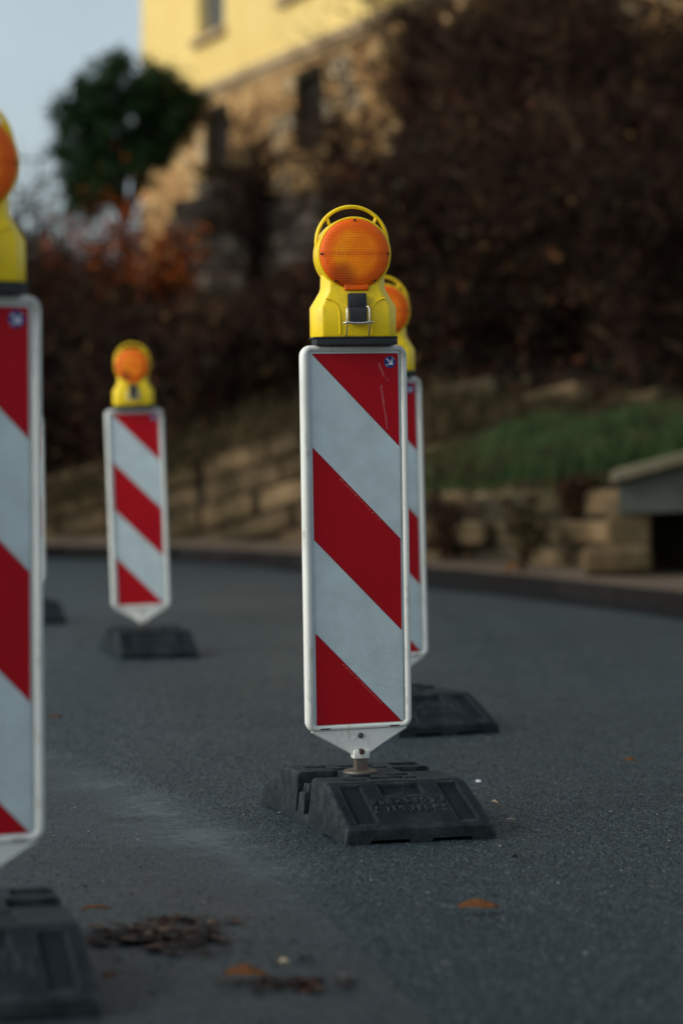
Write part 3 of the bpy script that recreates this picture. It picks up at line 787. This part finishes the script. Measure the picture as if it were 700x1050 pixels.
# ------------------------------------------------------------------ hillside
def wallY(x):
    return float(np.interp(x, [p.x for p in bwP], [p.y for p in bwP]))
cumB = [0]
for a, b in zip(bwP[:-1], bwP[1:]): cumB.append(cumB[-1] + (b - a).length)
zB = [at(px, py, Z).z for px, Z, py in BW]
def terr(x, y):
    d = y - wallY(x) - .3
    z0 = float(np.interp(x, [p.x for p in bwP], zB)) - .06
    left = np.interp(d, [0, 4, 10, 15, 18.2, 20, 24, 60, 120, 300], [0, .5, 1.6, 2.6, 3.3, 4.1, 4.35, 4.5, 3.0, -5])
    right = np.interp(d, [0, 2, 6, 10, 15, 20, 60, 300], [0, .8, 2.4, 3.6, 4.6, 4.9, 5, 3])
    k = min(1, max(0, (x + .6) / 1.6)); z = z0 + (1 - k) * left + k * right
    return z + .12 * noise.noise((x * .6, y * .6, 0)) * min(1, max(0, d))
xs = list(np.linspace(-60, -10, 16)) + list(np.linspace(-9, 8, 52)) + list(np.linspace(9, 60, 16))
ds = list(np.linspace(0, 26, 44)) + [30, 40, 60, 90, 130, 200, 290]
hv = []; hf = []
for x in xs:
    for d in ds: y = wallY(x) + .3 + d; hv.append((x, y, terr(x, y)))
nd = len(ds)
for i in range(len(xs) - 1):
    for j in range(nd - 1): a = i * nd + j; hf.append((a, a + nd, a + nd + 1, a + 1))
ho = struct(raw('hillside', hv, hf, M['soil']))
for p in ho.data.polygons: p.use_smooth = True

# ------------------------------------------------------------------ plants
def shrub_quads(cx, cy, cz, h, r, stems, twigs, leaves, leafsize, rs, lean=0.0):
    """returns arrays of twig quads and leaf quads of one many-stemmed shrub"""
    T = []; L = []
    def seg(a, b, w0, w1):
        d = b - a; n = np.cross(d, rs.normal(size=3)); n /= (np.linalg.norm(n) + 1e-9)
        m = np.cross(d, n); m /= (np.linalg.norm(m) + 1e-9)
        for q in (n, m): T.append([a - q * w0, a + q * w0, b + q * w1, b - q * w1])
    for s in range(stems):
        ang = rs.uniform(0, 2 * math.pi); spread = rs.uniform(.2, 1) * r; hh = h * rs.uniform(.55, 1.0)
        P = []
        for i in range(7):
            t = i / 6; k = t ** 1.25
            P.append(np.array([cx + math.cos(ang) * spread * k + rs.normal() * .03 * h, cy + math.sin(ang) * spread * k + rs.normal() * .03 * h, cz + hh * math.sin(t * 1.45) / math.sin(1.45) + rs.normal() * .02 * h]))
        w = .010 + .006 * h
        for i in range(6): seg(P[i], P[i + 1], w * (1 - i / 6.5), w * (1 - (i + 1) / 6.5))
        for k in range(twigs):
            i = rs.integers(1, 6); t = rs.random(); a = P[i] * (1 - t) + P[min(i + 1, 6)] * t
            d = rs.normal(size=3); d[2] = abs(d[2]) * .8 + .1; d /= np.linalg.norm(d); ln = h * rs.uniform(.08, .26)
            b = a + d * ln; c = b + (d + rs.normal(size=3) * .5) * ln * .5
            seg(a, b, w * .38, w * .25); seg(b, c, w * .25, w * .10)
            for q in range(leaves):
                tt = rs.random(); pt = (a + (b - a) * tt) if rs.random() < .5 else (b + (c - b) * tt)
                pt = pt + rs.normal(size=3) * .04; u = rs.normal(size=3); u /= np.linalg.norm(u); v = np.cross(u, rs.normal(size=3)); v /= np.linalg.norm(v)
                sz = leafsize * rs.uniform(.5, 1.2)
                L.append([pt - u * sz, pt + v * sz * .55, pt + u * sz, pt - v * sz * .55])
    return T, L
rs = np.random.default_rng(11)
TT, LL = [], []
def add_sh(px, Y, h, r, **k):
    x = (px - 350) / F * Y; z = terr(x, Y) - .1
    t, l = shrub_quads(x, Y, z, h, r, k.get('stems', 12), k.get('twigs', 14), k.get('leaves', 3), k.get('leaf', .05), rs); TT.extend(t); LL.extend(l)
def top_limit(px):      # highest row the massed scrub reaches, per column of the photograph
    return float(np.interp(px, [-200, 40, 80, 110, 200, 300, 330, 360, 400, 445, 500, 600, 700, 900], [235, 235, 290, 310, 315, 300, 262, 225, 165, 75, 5, -20, -60, -80]))
cnt = 0
for _ in range(1200):
    px = random.uniform(-120, 860); x_ = (px - 350) / F
    Y = random.uniform(25, 43) if px < 330 else random.uniform(24.2, 41)
    if Y < wallY(x_ * Y) + .6: continue
    z = terr(x_ * Y, Y); lim = at(px, top_limit(px), Y).z
    h = min(lim - z, random.uniform(1.0, 2.3) if Y < 30 else random.uniform(1.6, 3.6))
    if h < .35: continue
    add_sh(px, Y, h * random.choice((.75, 1.0, 1.12)), min(h * random.uniform(.45, .7), 2 if px > 500 else .75), stems=10, twigs=11, leaves=random.choice((1, 3, 5)), leaf=.055)
    cnt += 1
    if cnt > 430: break
V = np.array(TT + LL); mi = [0] * len(TT) + [1] * len(LL)
tag(quads('scrub_thicket', V, [M['twig'], M['dryleaf']], None, mi), 'dense dark brown thicket of bare scrub covering the hillside', 'thicket', kind='stuff')
print('thicket quads', len(V), 'shrubs', cnt)
# dead leaf mat under the scrub and over the wall edge
Lm = []
for _ in range(26000):
    px = random.uniform(-150, 900); d = random.random() ** 1.3 * 16; 
    x = (px - 350) / F * (25 + d); y = wallY(x) + .15 + d; z = terr(x, y) + random.uniform(0, .10)
    u = rs.normal(size=3); u[2] *= .4; u /= np.linalg.norm(u); v = np.cross(u, rs.normal(size=3)); v /= np.linalg.norm(v); sz = random.uniform(.03, .08); p = np.array([x, y, z])
    Lm.append([p - u * sz, p + v * sz * .6, p + u * sz, p - v * sz * .6])
tag(quads('leaf_mat', np.array(Lm), M['dryleaf']), 'dead brown leaf litter lying on the hillside soil', 'leaf litter', kind='stuff')

def plant(name, label, cat, px, Y, h, r, leafmat, group=None, pz=None, **k):
    x = (px - 350) / F * Y; z = terr(x, Y) - .1 if pz is None else pz
    root = empty(name, (x, Y, z)); tag(root, label, cat, group)
    t, l = shrub_quads(0, 0, 0, h, r, k.get('stems', 16), k.get('twigs', 18), k.get('leaves', 5), k.get('leaf', .05), rs)
    quads('stems', np.array(t), M['twig'], root)
    if l: quads('foliage', np.array(l), leafmat, root)
    return root
# rust-coloured shrubs under the evergreen
for (px, Y, ty, wpx, lab) in ((118, 37, 205, 50, 'rust red shrub below the evergreen tree, the tallest orange one'),
                              (172, 36, 232, 44, 'rust red shrub to the right of the tallest orange one, against the grey rubble wall'),
                              (88, 35, 250, 40, 'low rusty brown shrub left of the other orange shrubs on the dark slope')):
    x = (px - 350) / F * Y; z = terr(x, Y); h = at(px, ty, Y).z - z
    plant('rust_shrub', lab, 'shrub', px, Y, h, wpx / F * Y, M['redleaf'], 'rust coloured shrubs on the slope', stems=18, twigs=20, leaves=5, leaf=.05)
# bare saplings in front of the house, twigs over the wall
for (px, Y, ty, wpx, tw, lv, lab) in (
        (262, 38, 90, 42, 30, 1, 'bare sapling with thin twigs in front of the left lower window of the house'),
        (352, 37, 30, 60, 24, 1, 'bare branching sapling in front of the right lower window of the house'),
        (425, 36, -30, 60, 44, 2, 'tall bare tree crossing the right part of the yellow house'),
        (545, 35, -60, 80, 40, 2, 'tall bare tree with arching twigs at the top of the photo, centre right'),
        (650, 34, -60, 80, 40, 2, 'tall bare tree at the top right corner of the photo')):
    x = (px - 350) / F * Y; z = terr(x, Y); h = at(px, ty, Y).z - z
    plant('bare_tree', lab, 'tree', px, Y, h, wpx / F * Y, M['dryleaf'], 'bare trees on the hillside', stems=14, twigs=tw, leaves=lv, leaf=.045)
for (px, Y, ty, wpx, lab) in ((28, 42, 158, 22, 'thin leafless shrub on the skyline at the left, nearest the frame edge'), (58, 43, 170, 16, 'thin leafless shrub on the skyline just left of the evergreen tree')):
    x = (px - 350) / F * Y; z = terr(x, Y); h = at(px, ty, Y).z - z
    plant('bare_shrub', lab, 'shrub', px, Y, h, wpx / F * Y, M['dryleaf'], 'bare shrubs on the skyline', stems=9, twigs=10, leaves=0)

for (px, Y, h_, r_w, m_, lab) in ((538, 19.3, .55, .20, 'drygrass', 'brownish weed growing up the low stone wall, in its middle'),
        (455, 20.6, .55, .40, 'dryleaf', 'brown dry bush at the left end of the low stone wall'),
        (588, 19.6, .35, .35, 'dryleaf', 'small brown dry bush on the ledge beside the concrete abutment')):
    plant('wall_plant', lab, 'plant', px, Y, h_, r_w, M[m_], 'plants along the low stone wall', pz=.12 if px != 588 else .5, stems=14, twigs=12, leaves=5, leaf=.03)
# evergreen tree
def evergreen():
    Y = 43.0; c0 = at(130, 130, Y); base = at(128, 214, Y); gx = base.x; gz = terr(gx, Y) - .1
    root = empty('evergreen_tree', (gx, Y, gz)); tag(root, 'round dark evergreen tree against the sky left of the yellow house', 'tree')
    O = Vector((gx, Y, gz)); bm = bmesh.new(); top = c0 - O
    tube(bm, [(0, 0, 0), (.03, 0, top.z * .3), (-.02, .03, top.z * .6), (top.x, 0, top.z)], [.10, .08, .06, .03], 8)
    s = F / Y; lobes = [(98, 95, 30), (130, 88, 30), (165, 100, 31), (185, 108, 20), (92, 130, 28), (130, 128, 36), (168, 128, 28), (82, 160, 20), (110, 168, 26), (100, 190, 18), (150, 150, 20), (178, 135, 16), (72, 118, 14), (78, 180, 22), (104, 200, 20), (152, 168, 18), (62, 150, 13), (120, 68, 12), (196, 112, 12), (160, 78, 12), (84, 205, 16)]
    Q = []
    for lx, ly, lr in lobes:
        c = at(lx, ly, Y) - O; r = lr / s; cy = random.uniform(-.35, .35)
        tube(bm, [(top.x * .5, 0, top.z * .55), ((c.x + top.x) / 2, cy * .5, (c.z + top.z * .7) / 2), (c.x, cy, c.z)], [.035, .022, .008], 6)
        clumps = []
        for _ in range(int(34 * (lr / 28) ** 2)):
            d = Vector((random.gauss(0, 1), random.gauss(0, 1), random.gauss(0, 1))).normalized() * r * random.uniform(.45, 1.3); clumps.append(Vector((c.x + d.x, cy + d.y, c.z + d.z)))
        for cc in clumps:
            for _ in range(95):
                p = np.array(cc) + rs.normal(size=3) * .085; u = rs.normal(size=3); u /= np.linalg.norm(u); v = np.cross(u, rs.normal(size=3)); v /= np.linalg.norm(v)
                sz = rs.uniform(.026, .058); Q.append([p - u * sz, p + v * sz * .5, p + u * sz, p - v * sz * .5])
    obj('trunk', bm, M['bark'], root, True)
    quads('crown', np.array(Q), M['evergreen'], root)
evergreen()
# low hedge at the foot of the house
x = (235 - 350) / F * 45.0
plant('low_hedge', 'low dark green shrub on top of the rubble wall under the lower house window', 'shrub', 232, 44.6, .5, .75, M['evergreen'], pz=at(232, 200, 44.6).z, stems=26, twigs=16, leaves=7, leaf=.04)

# rubble wall under the house
RW = [(176, 44.4, 204), (230, 44.0, 196), (320, 43.2, 196), (420, 42.3, 190)]
rwP, rwT = ztop_px(RW)
block_wall('rubble_wall', rwP, rwT, at(250, 330, 44).z, 0, .34, .55, (M['stone_dark'], M['mortar']), 'grey rubble stone wall on the slope below the house', 'wall', thick=.5, seed=9, rough=.10)

# ------------------------------------------------------------------ house
HC = Vector((-4.40, 53.5)); Hd = Vector((.389, -.921)).normalized(); Hi = Vector((Hd.y * -1, Hd.x)).normalized()   # inward
if Hi.x < 0: Hi = -Hi
HB = terr(-3, 50) - .5
def fac(px, py):
    d = ray(px, py)   # hit with facade plane
    n = Vector((Hi.x, Hi.y, 0)); o = Vector((HC.x, HC.y, 0)); c = Vector((0, 0, CAMZ))
    t = (o - c).dot(n) / d.dot(n); p = c + d * t
    return (Vector((p.x, p.y)) - HC).dot(Hd), p.z
house = empty('yellow_house', (HC.x, HC.y, HB), math.atan2(Hd.y, Hd.x)); tag(house, 'yellow rendered house on a sandstone base at the top left', 'house')
# local frame: x along facade, y inward, z up
LEN, DEP = 24.0, 11.0
s0, zc0 = fac(205, 100); s1, zc1 = fac(385, 25); ZC = (zc0 + zc1) / 2 - HB   # cornice height
ZT = ZC + 6.6
print('house base', HB, 'cornice', zc0, zc1)
def wall_holes(name, x0, x1, z0, z1, holes, mat, parent, thick=.35, y=0.0):
    xs = sorted({x0, x1, *[h[0] for h in holes], *[h[1] for h in holes]}); zs = sorted({z0, z1, *[h[2] for h in holes], *[h[3] for h in holes]})
    bm = bmesh.new()
    def inside(a, b): return any(h[0] < a < h[1] and h[2] < b < h[3] for h in holes)
    for i in range(len(xs) - 1):
        for j in range(len(zs) - 1):
            if not inside((xs[i] + xs[i + 1]) / 2, (zs[j] + zs[j + 1]) / 2):
                bm.faces.new([bm.verts.new((a, y, b)) for a, b in ((xs[i], zs[j]), (xs[i + 1], zs[j]), (xs[i + 1], zs[j + 1]), (xs[i], zs[j + 1]))])
    for h in holes:
        for a, b in (((h[0], h[2]), (h[1], h[2])), ((h[1], h[2]), (h[1], h[3])), ((h[1], h[3]), (h[0], h[3])), ((h[0], h[3]), (h[0], h[2]))):
            bm.faces.new([bm.verts.new(q) for q in ((a[0], y, a[1]), (b[0], y, b[1]), (b[0], y + thick, b[1]), (a[0], y + thick, a[1]))])
    bmesh.ops.remove_doubles(bm, verts=bm.verts, dist=1e-5)
    return obj(name, bm, mat, parent)
def opening(pxl, pxr, yt, yb):
    a, zt = fac((pxl + pxr) / 2, yt); _, zb = fac((pxl + pxr) / 2, yb); l, _ = fac(pxl, yb); r, _ = fac(pxr, yb)
    return (l, r, zb - HB, zt - HB)
up = [opening(203, 230, -26, 34), opening(290, 322, -70, 4)]
w0 = up[0][1] - up[0][0]
step = up[1][0] - up[0][0]
for k in (2, 3, 4, 5):
    x = up[0][0] + step * k
    if x + w0 < LEN: up.append((x, x + w0, up[0][2], up[0][3]))
up = [(h[0], h[0] + w0, up[0][2], up[0][3]) for h in up]
lo = [opening(211, 236, 114, 176), opening(303, 330, 78, 128)]
lo[1] = (lo[1][0], lo[1][0] + (lo[0][1] - lo[0][0]), lo[0][2] + .25, lo[0][3])
for k in (2, 3, 4): 
    x = lo[0][0] + (lo[1][0] - lo[0][0]) * k
    if x + 1.2 < LEN: lo.append((x, x + lo[0][1] - lo[0][0], lo[1][2], lo[1][3]))
print('up', up, 'lo', lo)
wall_holes('rendered_wall', 0, LEN, ZC + .10, ZT, up, M['ywall'], house)
wall_holes('wall_backing', .02, LEN, -1, ZC, lo, M['mortar'], house, y=.03)
# sandstone facing blocks of the base
bm = bmesh.new(); r_ = random.Random(4); z = -1.0
while z < ZC - .05:
    hh = min(r_.uniform(.30, .42), ZC - .02 - z); s = 0
    while s < LEN:
        L = min(r_.uniform(.45, 1.0), LEN - s); c = (s + L / 2, z + hh / 2)
        a0, a1 = s + .008, s + L - .008; ok = True
        for h in lo:
            if a0 < h[1] and a1 > h[0] and z + hh > h[2] and z < h[3]:
                if a0 < h[0] - .1: a1 = h[0]
                elif a1 > h[1] + .1: a0 = h[1]
                else: ok = False
        if ok and a1 - a0 > .05: box(bm, a0, a1, -r_.uniform(.0, .05), .028, z + .008, z + hh - .008)
        s += L
    z += hh
obj('sandstone_base', bm, M['ostone'], house)
bm = bmesh.new(); box(bm, -.12, LEN, -.16, .2, ZC - .02, ZC + .16, .03); box(bm, -.06, LEN, -.08, .2, ZC - .14, ZC - .02, .02); obj('cornice', bm, M['cornice'], house)
# other walls and roof
bm = bmesh.new()
box(bm, 0, .3, .004, DEP, -1, ZT - .01); box(bm, LEN - .3, LEN - .002, .36, DEP, -1, ZT - .01); box(bm, .3, LEN - .3, DEP - .3, DEP - .002, -1, ZT - .01)
obj('side_walls', bm, M['ywall'], house)
bm = bmesh.new(); a = [bm.verts.new(p) for p in ((-.6, -.6, ZT), (LEN + .6, -.6, ZT), (LEN + .6, DEP + .6, ZT), (-.6, DEP + .6, ZT), (4, DEP / 2, ZT + 4), (LEN - 4, DEP / 2, ZT + 4))]
for f in ((0, 1, 5, 4), (1, 2, 5), (2, 3, 4, 5), (3, 0, 4), (0, 3, 2, 1)): bm.faces.new([a[i] for i in f])
obj('roof', bm, M['roof'], house)
bm = bmesh.new(); box(bm, .35, LEN - .4, 2.0, 2.1, -1, ZT - .1); obj('inner_partition', bm, M['dark'], house)
for h in up:
    a, b, c, d = h; bm = bmesh.new()
    for q in ((a, a + .09, c, d), (b - .09, b, c, d), (a + .09, b - .09, d - .09, d), (a + .09, b - .09, c, c + .09), ((a + b) / 2 - .04, (a + b) / 2 + .04, c + .09, d - .09)):
        box(bm, q[0] + .002, q[1] - .002, .20, .27, q[2] + .002, q[3] - .002)
    w = obj('window', bm, M['wframe'], house)
    bm = bmesh.new(); box(bm, a + .08, b - .08, .232, .240, c + .08, d - .08); obj('pane', bm, M['pane'], w)
    bm = bmesh.new(); box(bm, a - .15, b + .15, -.14, .19, c - .16, c - .003, .02); obj('sill', bm, M['cornice'], w)
for h in lo:
    a, b, c, d = h; bm = bmesh.new()
    box(bm, a + .003, b - .003, .22, .28, c + .003, d - .003); 
    for i in range(1, 4):
        xx = a + (b - a) * i / 4; box(bm, xx - .012, xx + .012, .206, .2195, c + .01, d - .01)
    obj('shuttered_opening', bm, M['shutter'], house)

# iron railing on the skyline at far left
rl = empty('iron_railing', (at(8, 200, 44).x, 44, terr(at(8, 200, 44).x, 44))); tag(rl, 'thin dark iron railing on the skyline left of the evergreen tree', 'railing')
bm = bmesh.new(); zt = at(30, 163, 44).z - rl.location.z; 
tube(bm, [(-3, 0, zt), (1.1, 0, zt)], .02, 6); tube(bm, [(-3, 0, zt - .55), (1.1, 0, zt - .55)], .014, 6)
obj('rails', bm, M['bronze'], rl)
for i in range(9):
    bm = bmesh.new(); x = -3 + i * .51; box(bm, x - .018, x + .018, -.018, .018, -.3, zt); obj('railing_post', bm, M['bronze'], rl)

# ------------------------------------------------------------------ leaves and litter on the road
def leaf_mesh(L, W, curl, rs_, jag=.15):
    bm = bmesh.new(); n = 9; rows = []
    for i in range(n):
        t = i / (n - 1); w = W * math.sin(math.pi * min(1, t * .95 + .03)) ** .8 * (1 + rs_.uniform(-jag, jag)); z = curl * math.sin(t * 3.1) + rs_.uniform(-.1, .1) * curl
        rows.append([bm.verts.new(((t - .5) * L, s * w / 2, z + abs(s) * curl * .7 + .001)) for s in (-1, -.5, 0, .5, 1)])
    for a, b in zip(rows[:-1], rows[1:]):
        for k in range(4): bm.faces.new((a[k], b[k], b[k + 1], a[k + 1]))
    r = bmesh.ops.extrude_face_region(bm, geom=bm.faces[:]); 
    for v in r['geom']:
        if isinstance(v, bmesh.types.BMVert): v.co.z += .0008
    tube(bm, [(L * .48, 0, .003), (L * .62, .01 * L, .004)], .0007, 4)
    return bm
rl_ = random.Random(12)
LEAVES = [(490, 935, .088, .050, .007, 5, 'leaf', 'orange brown curled leaf lying alone on the asphalt in front of the middle beacon'),
          (252, 1006, .080, .045, .009, 10, 'leaf', 'blurred brown leaf at the bottom of the photo, right of the wet leaf pile'),
          (291, 991, .020, .014, .004, 0, 'leafpale', 'small pale leaf scrap above the blurred brown leaf at the bottom'),
          (98, 937, .062, .012, .006, 4, 'leaf', 'narrow reddish brown leaf beside the nearest rubber foot'),
          (507, 828, .022, .013, .008, -25, 'leafpale', 'small curled pale leaf just right of the middle rubber foot'),
          (523, 844, .024, .008, .003, 5, 'leafpale', 'thin straw coloured leaf stalk right of the middle rubber foot'),
          (527, 884, .014, .012, .006, 0, 'wetleaf', 'tiny dark leaf crumb on the asphalt in front of the straw coloured stalk'),
          (645, 783, .040, .016, .006, -8, 'leaf', 'small reddish leaf far out on the road at the right'),
          (57, 739, .050, .022, .008, 5, 'leaf', 'small orange leaf on the road beside the near left beacon panel'),
          (35, 1028, .075, .030, .010, 12, 'leaf', 'brown leaf in the lower left corner in front of the nearest rubber foot'),
          (112, 1008, .030, .018, .006, 30, 'leaf', 'small yellowish leaf at the right corner of the nearest rubber foot'),
          (527, 588, .16, .10, .04, 0, 'leaf', 'orange yellow leaf by the kerb below the low stone wall')]
for (px, py, L, W, curl, rz, m, lab) in LEAVES:
    g = ground(px, py, .118 if py < 600 else .006)
    o = obj('fallen_leaf', leaf_mesh(L, W, curl, rl_), M[m], None, True); o.location = (g.x, g.y, g.z + .002 + (.004 if py > 600 else 0)); o.rotation_euler = (R(rl_.uniform(10, 22)), R(rl_.uniform(-6, 6)), R(rz))
    tag(o, lab, 'leaf', 'fallen leaves on the road')
# white chip by the foot
g = ground(484, 803, .0); bm = bmesh.new()
box(bm, -.007, .007, -.005, .005, 0, .006, .001, 1); 
o = obj('paper_scrap', bm, M['arrow']); c = ground(484, 803, .10); o.location = (.2, 6.75, .001); tag(o, 'tiny white scrap lying behind the right corner of the middle rubber foot', 'scrap')
g = ground(485, 803); o.location = (g.x + .015, g.y, .003)
# wet leaf pile
Q = []
def pile(cx, cy, sx, sy, n, rotpx=0):
    for _ in range(n):
        a = ground(cx + random.gauss(0, sx), cy + random.gauss(0, sy), .009); z = .008 + random.random() ** 2 * .005
        u = rs.normal(size=3); u[2] *= .06; u /= np.linalg.norm(u); v = np.cross(u, [rs.normal() * .1, rs.normal() * .1, 1]); v /= np.linalg.norm(v)
        sz = rs.uniform(.008, .036) if rs.random() < .35 else rs.uniform(.003, .012); p = np.array([a.x, a.y, z]); m = p + np.array([0, 0, sz * .12])
        Q.append([p - u * sz, m + v * sz * .5, p + u * sz, m - v * sz * .5])
pile(160, 958, 32, 6, 230); pile(195, 963, 24, 5, 90); pile(125, 962, 22, 5, 70); pile(290, 1008, 30, 4, 120); pile(175, 944, 28, 3, 50); pile(190, 960, 60, 14, 60)
tag(quads('wet_leaf_pile', np.array(Q), M['wetleaf']), 'dark wet heap of rotting leaves on the smooth asphalt at the bottom left', 'leaf litter', kind='stuff')
# grit
def stones(name, n, sampler, smin, smax, label):
    base = np.array([(1, 0, 0), (0, 1, 0), (-1, 0, 0), (0, -1, 0), (0, 0, .8), (0, 0, -.5)]); fc = [(0, 1, 4), (1, 2, 4), (2, 3, 4), (3, 0, 4)]
    V, Fc = [], []
    for i in range(n):
        x, y = sampler(); s = smin + (smax - smin) * random.random() ** 3; a = random.random() * 6.28; k = len(V)
        z = .0045
        for b in base[:5]:
            q = b * s * (1 + rs.uniform(-.3, .3, 3)); V.append((x + q[0] * math.cos(a) - q[1] * math.sin(a), y + q[0] * math.sin(a) + q[1] * math.cos(a), z + q[2] * .8))
        Fc += [tuple(k + j for j in f) for f in fc]
    return tag(raw(name, V, Fc, M['grit']), label, 'grit', kind='stuff')
def samp():
    g = ground(random.uniform(-20, 760), random.uniform(690, 1080) if random.random() < .8 else random.uniform(640, 760)); return g.x, g.y
stones('road_grit', 5200, samp, .0012, .0055, 'loose dark and pale grit scattered over the asphalt')

def chips(name, n, label):
    g = np.random.default_rng(21); sx_ = np.array([v.x for v in seam]); sy_ = np.array([v.y for v in seam])
    Y = 3.9 + (15.5 - 3.9) * g.random(n) ** 1.75; X = (g.random(n) * 1.16 - .58) * (Y * 700 / F) * 1.0
    o_ = np.argsort(sy_); left = X < np.interp(Y, sy_[o_], sx_[o_])
    keep = (~left) | (g.random(n) < .22); X, Y, left = X[keep], Y[keep], left[keep]; n = len(X)
    s_ = g.uniform(.0016, .0044, n) * np.where(left, .7, 1.0); hz = s_ * g.uniform(.35, .8, n); a0 = g.random(n) * 6.28
    V = np.zeros((n, 5, 3), 'f')
    for k in range(4):
        rr = s_ * g.uniform(.6, 1.3, n); an = a0 + k * 1.571
        V[:, k, 0] = X + rr * np.cos(an); V[:, k, 1] = Y + rr * np.sin(an); V[:, k, 2] = np.where(left, .0035, -.0005)
    V[:, 4, 0] = X + g.normal(0, .3, n) * s_; V[:, 4, 1] = Y + g.normal(0, .3, n) * s_; V[:, 4, 2] = np.where(left, .0045, 0) + hz
    V[:, :, 2] += np.array([road_z(a, b) if b > 8.6 else 0.0 for a, b in zip(X, Y)], 'f')[:, None]
    base = (np.arange(n) * 5)[:, None]; T = np.stack([np.array([0, 1, 4]) + base, np.array([1, 2, 4]) + base, np.array([2, 3, 4]) + base, np.array([3, 0, 4]) + base], 1).reshape(-1, 3)
    me = bpy.data.meshes.new(name); me.vertices.add(n * 5); me.vertices.foreach_set('co', V.reshape(-1))
    me.loops.add(len(T) * 3); me.loops.foreach_set('vertex_index', T.reshape(-1).astype('i'))
    me.polygons.add(len(T)); me.polygons.foreach_set('loop_start', np.arange(0, len(T) * 3, 3, dtype='i')); me.update(calc_edges=True)
    return tag(link(name, me, M['chip']), label, 'chippings', kind='stuff')
chips('road_chippings', 400000, 'coarse stone chippings standing up out of the asphalt surface')

# ------------------------------------------------------------------ light
w = bpy.data.worlds.new('World'); sc.world = w; w.use_nodes = True; nt = w.node_tree; bg = nt.nodes['Background']
SUN_AZ, SUN_EL = math.atan2(-.93, -.36), R(30)     # direction towards the sun (x, y)
sky = nt.nodes.new('ShaderNodeTexSky'); sky.sky_type = 'NISHITA'; sky.sun_disc = False; sky.sun_elevation = SUN_EL; sky.sun_rotation = SUN_AZ
sky.air_density = 1.0; sky.dust_density = 3.0; sky.ozone_density = 1.6
hs = nt.nodes.new('ShaderNodeHueSaturation'); hs.inputs['Saturation'].default_value = .38
tc = nt.nodes.new('ShaderNodeTexCoord'); cn = nt.nodes.new('ShaderNodeTexNoise'); cn.inputs['Scale'].default_value = 3.2; cn.inputs['Detail'].default_value = 5
nt.links.new(tc.outputs['Generated'], cn.inputs['Vector'])
cr = ramp(nt, cn.outputs['Fac'], [(.3, (.82, .90, .93)), (.7, (1.06, 1.16, 1.16))])
mx = mixc(nt, 1.0, hs.outputs[0], cr.outputs[0], 'MULTIPLY')
nt.links.new(sky.outputs[0], hs.inputs['Color']); nt.links.new(mx, bg.inputs['Color']); bg.inputs['Strength'].default_value = .15
sd = bpy.data.lights.new('sun', 'SUN'); sd.energy = .95; sd.angle = R(14); sd.color = (1, .94, .83)
so = bpy.data.objects.new('sun', sd); COL.objects.link(so)
dirv = Vector((math.sin(SUN_AZ) * math.cos(SUN_EL), math.cos(SUN_AZ) * math.cos(SUN_EL), math.sin(SUN_EL)))
so.rotation_euler = (-dirv).to_track_quat('-Z', 'Y').to_euler(); so.location = (-20, -10, 20)

vs = sc.view_settings; sc.display_settings.display_device = 'sRGB'
vs.view_transform = 'Standard'; vs.look = 'None'; vs.gamma = 1; vs.use_curve_mapping = False; vs.exposure = .25
sc.cycles.use_denoising = True; sc.cycles.max_bounces = 6; sc.cycles.diffuse_bounces = 3; sc.cycles.glossy_bounces = 3; sc.cycles.transparent_max_bounces = 6
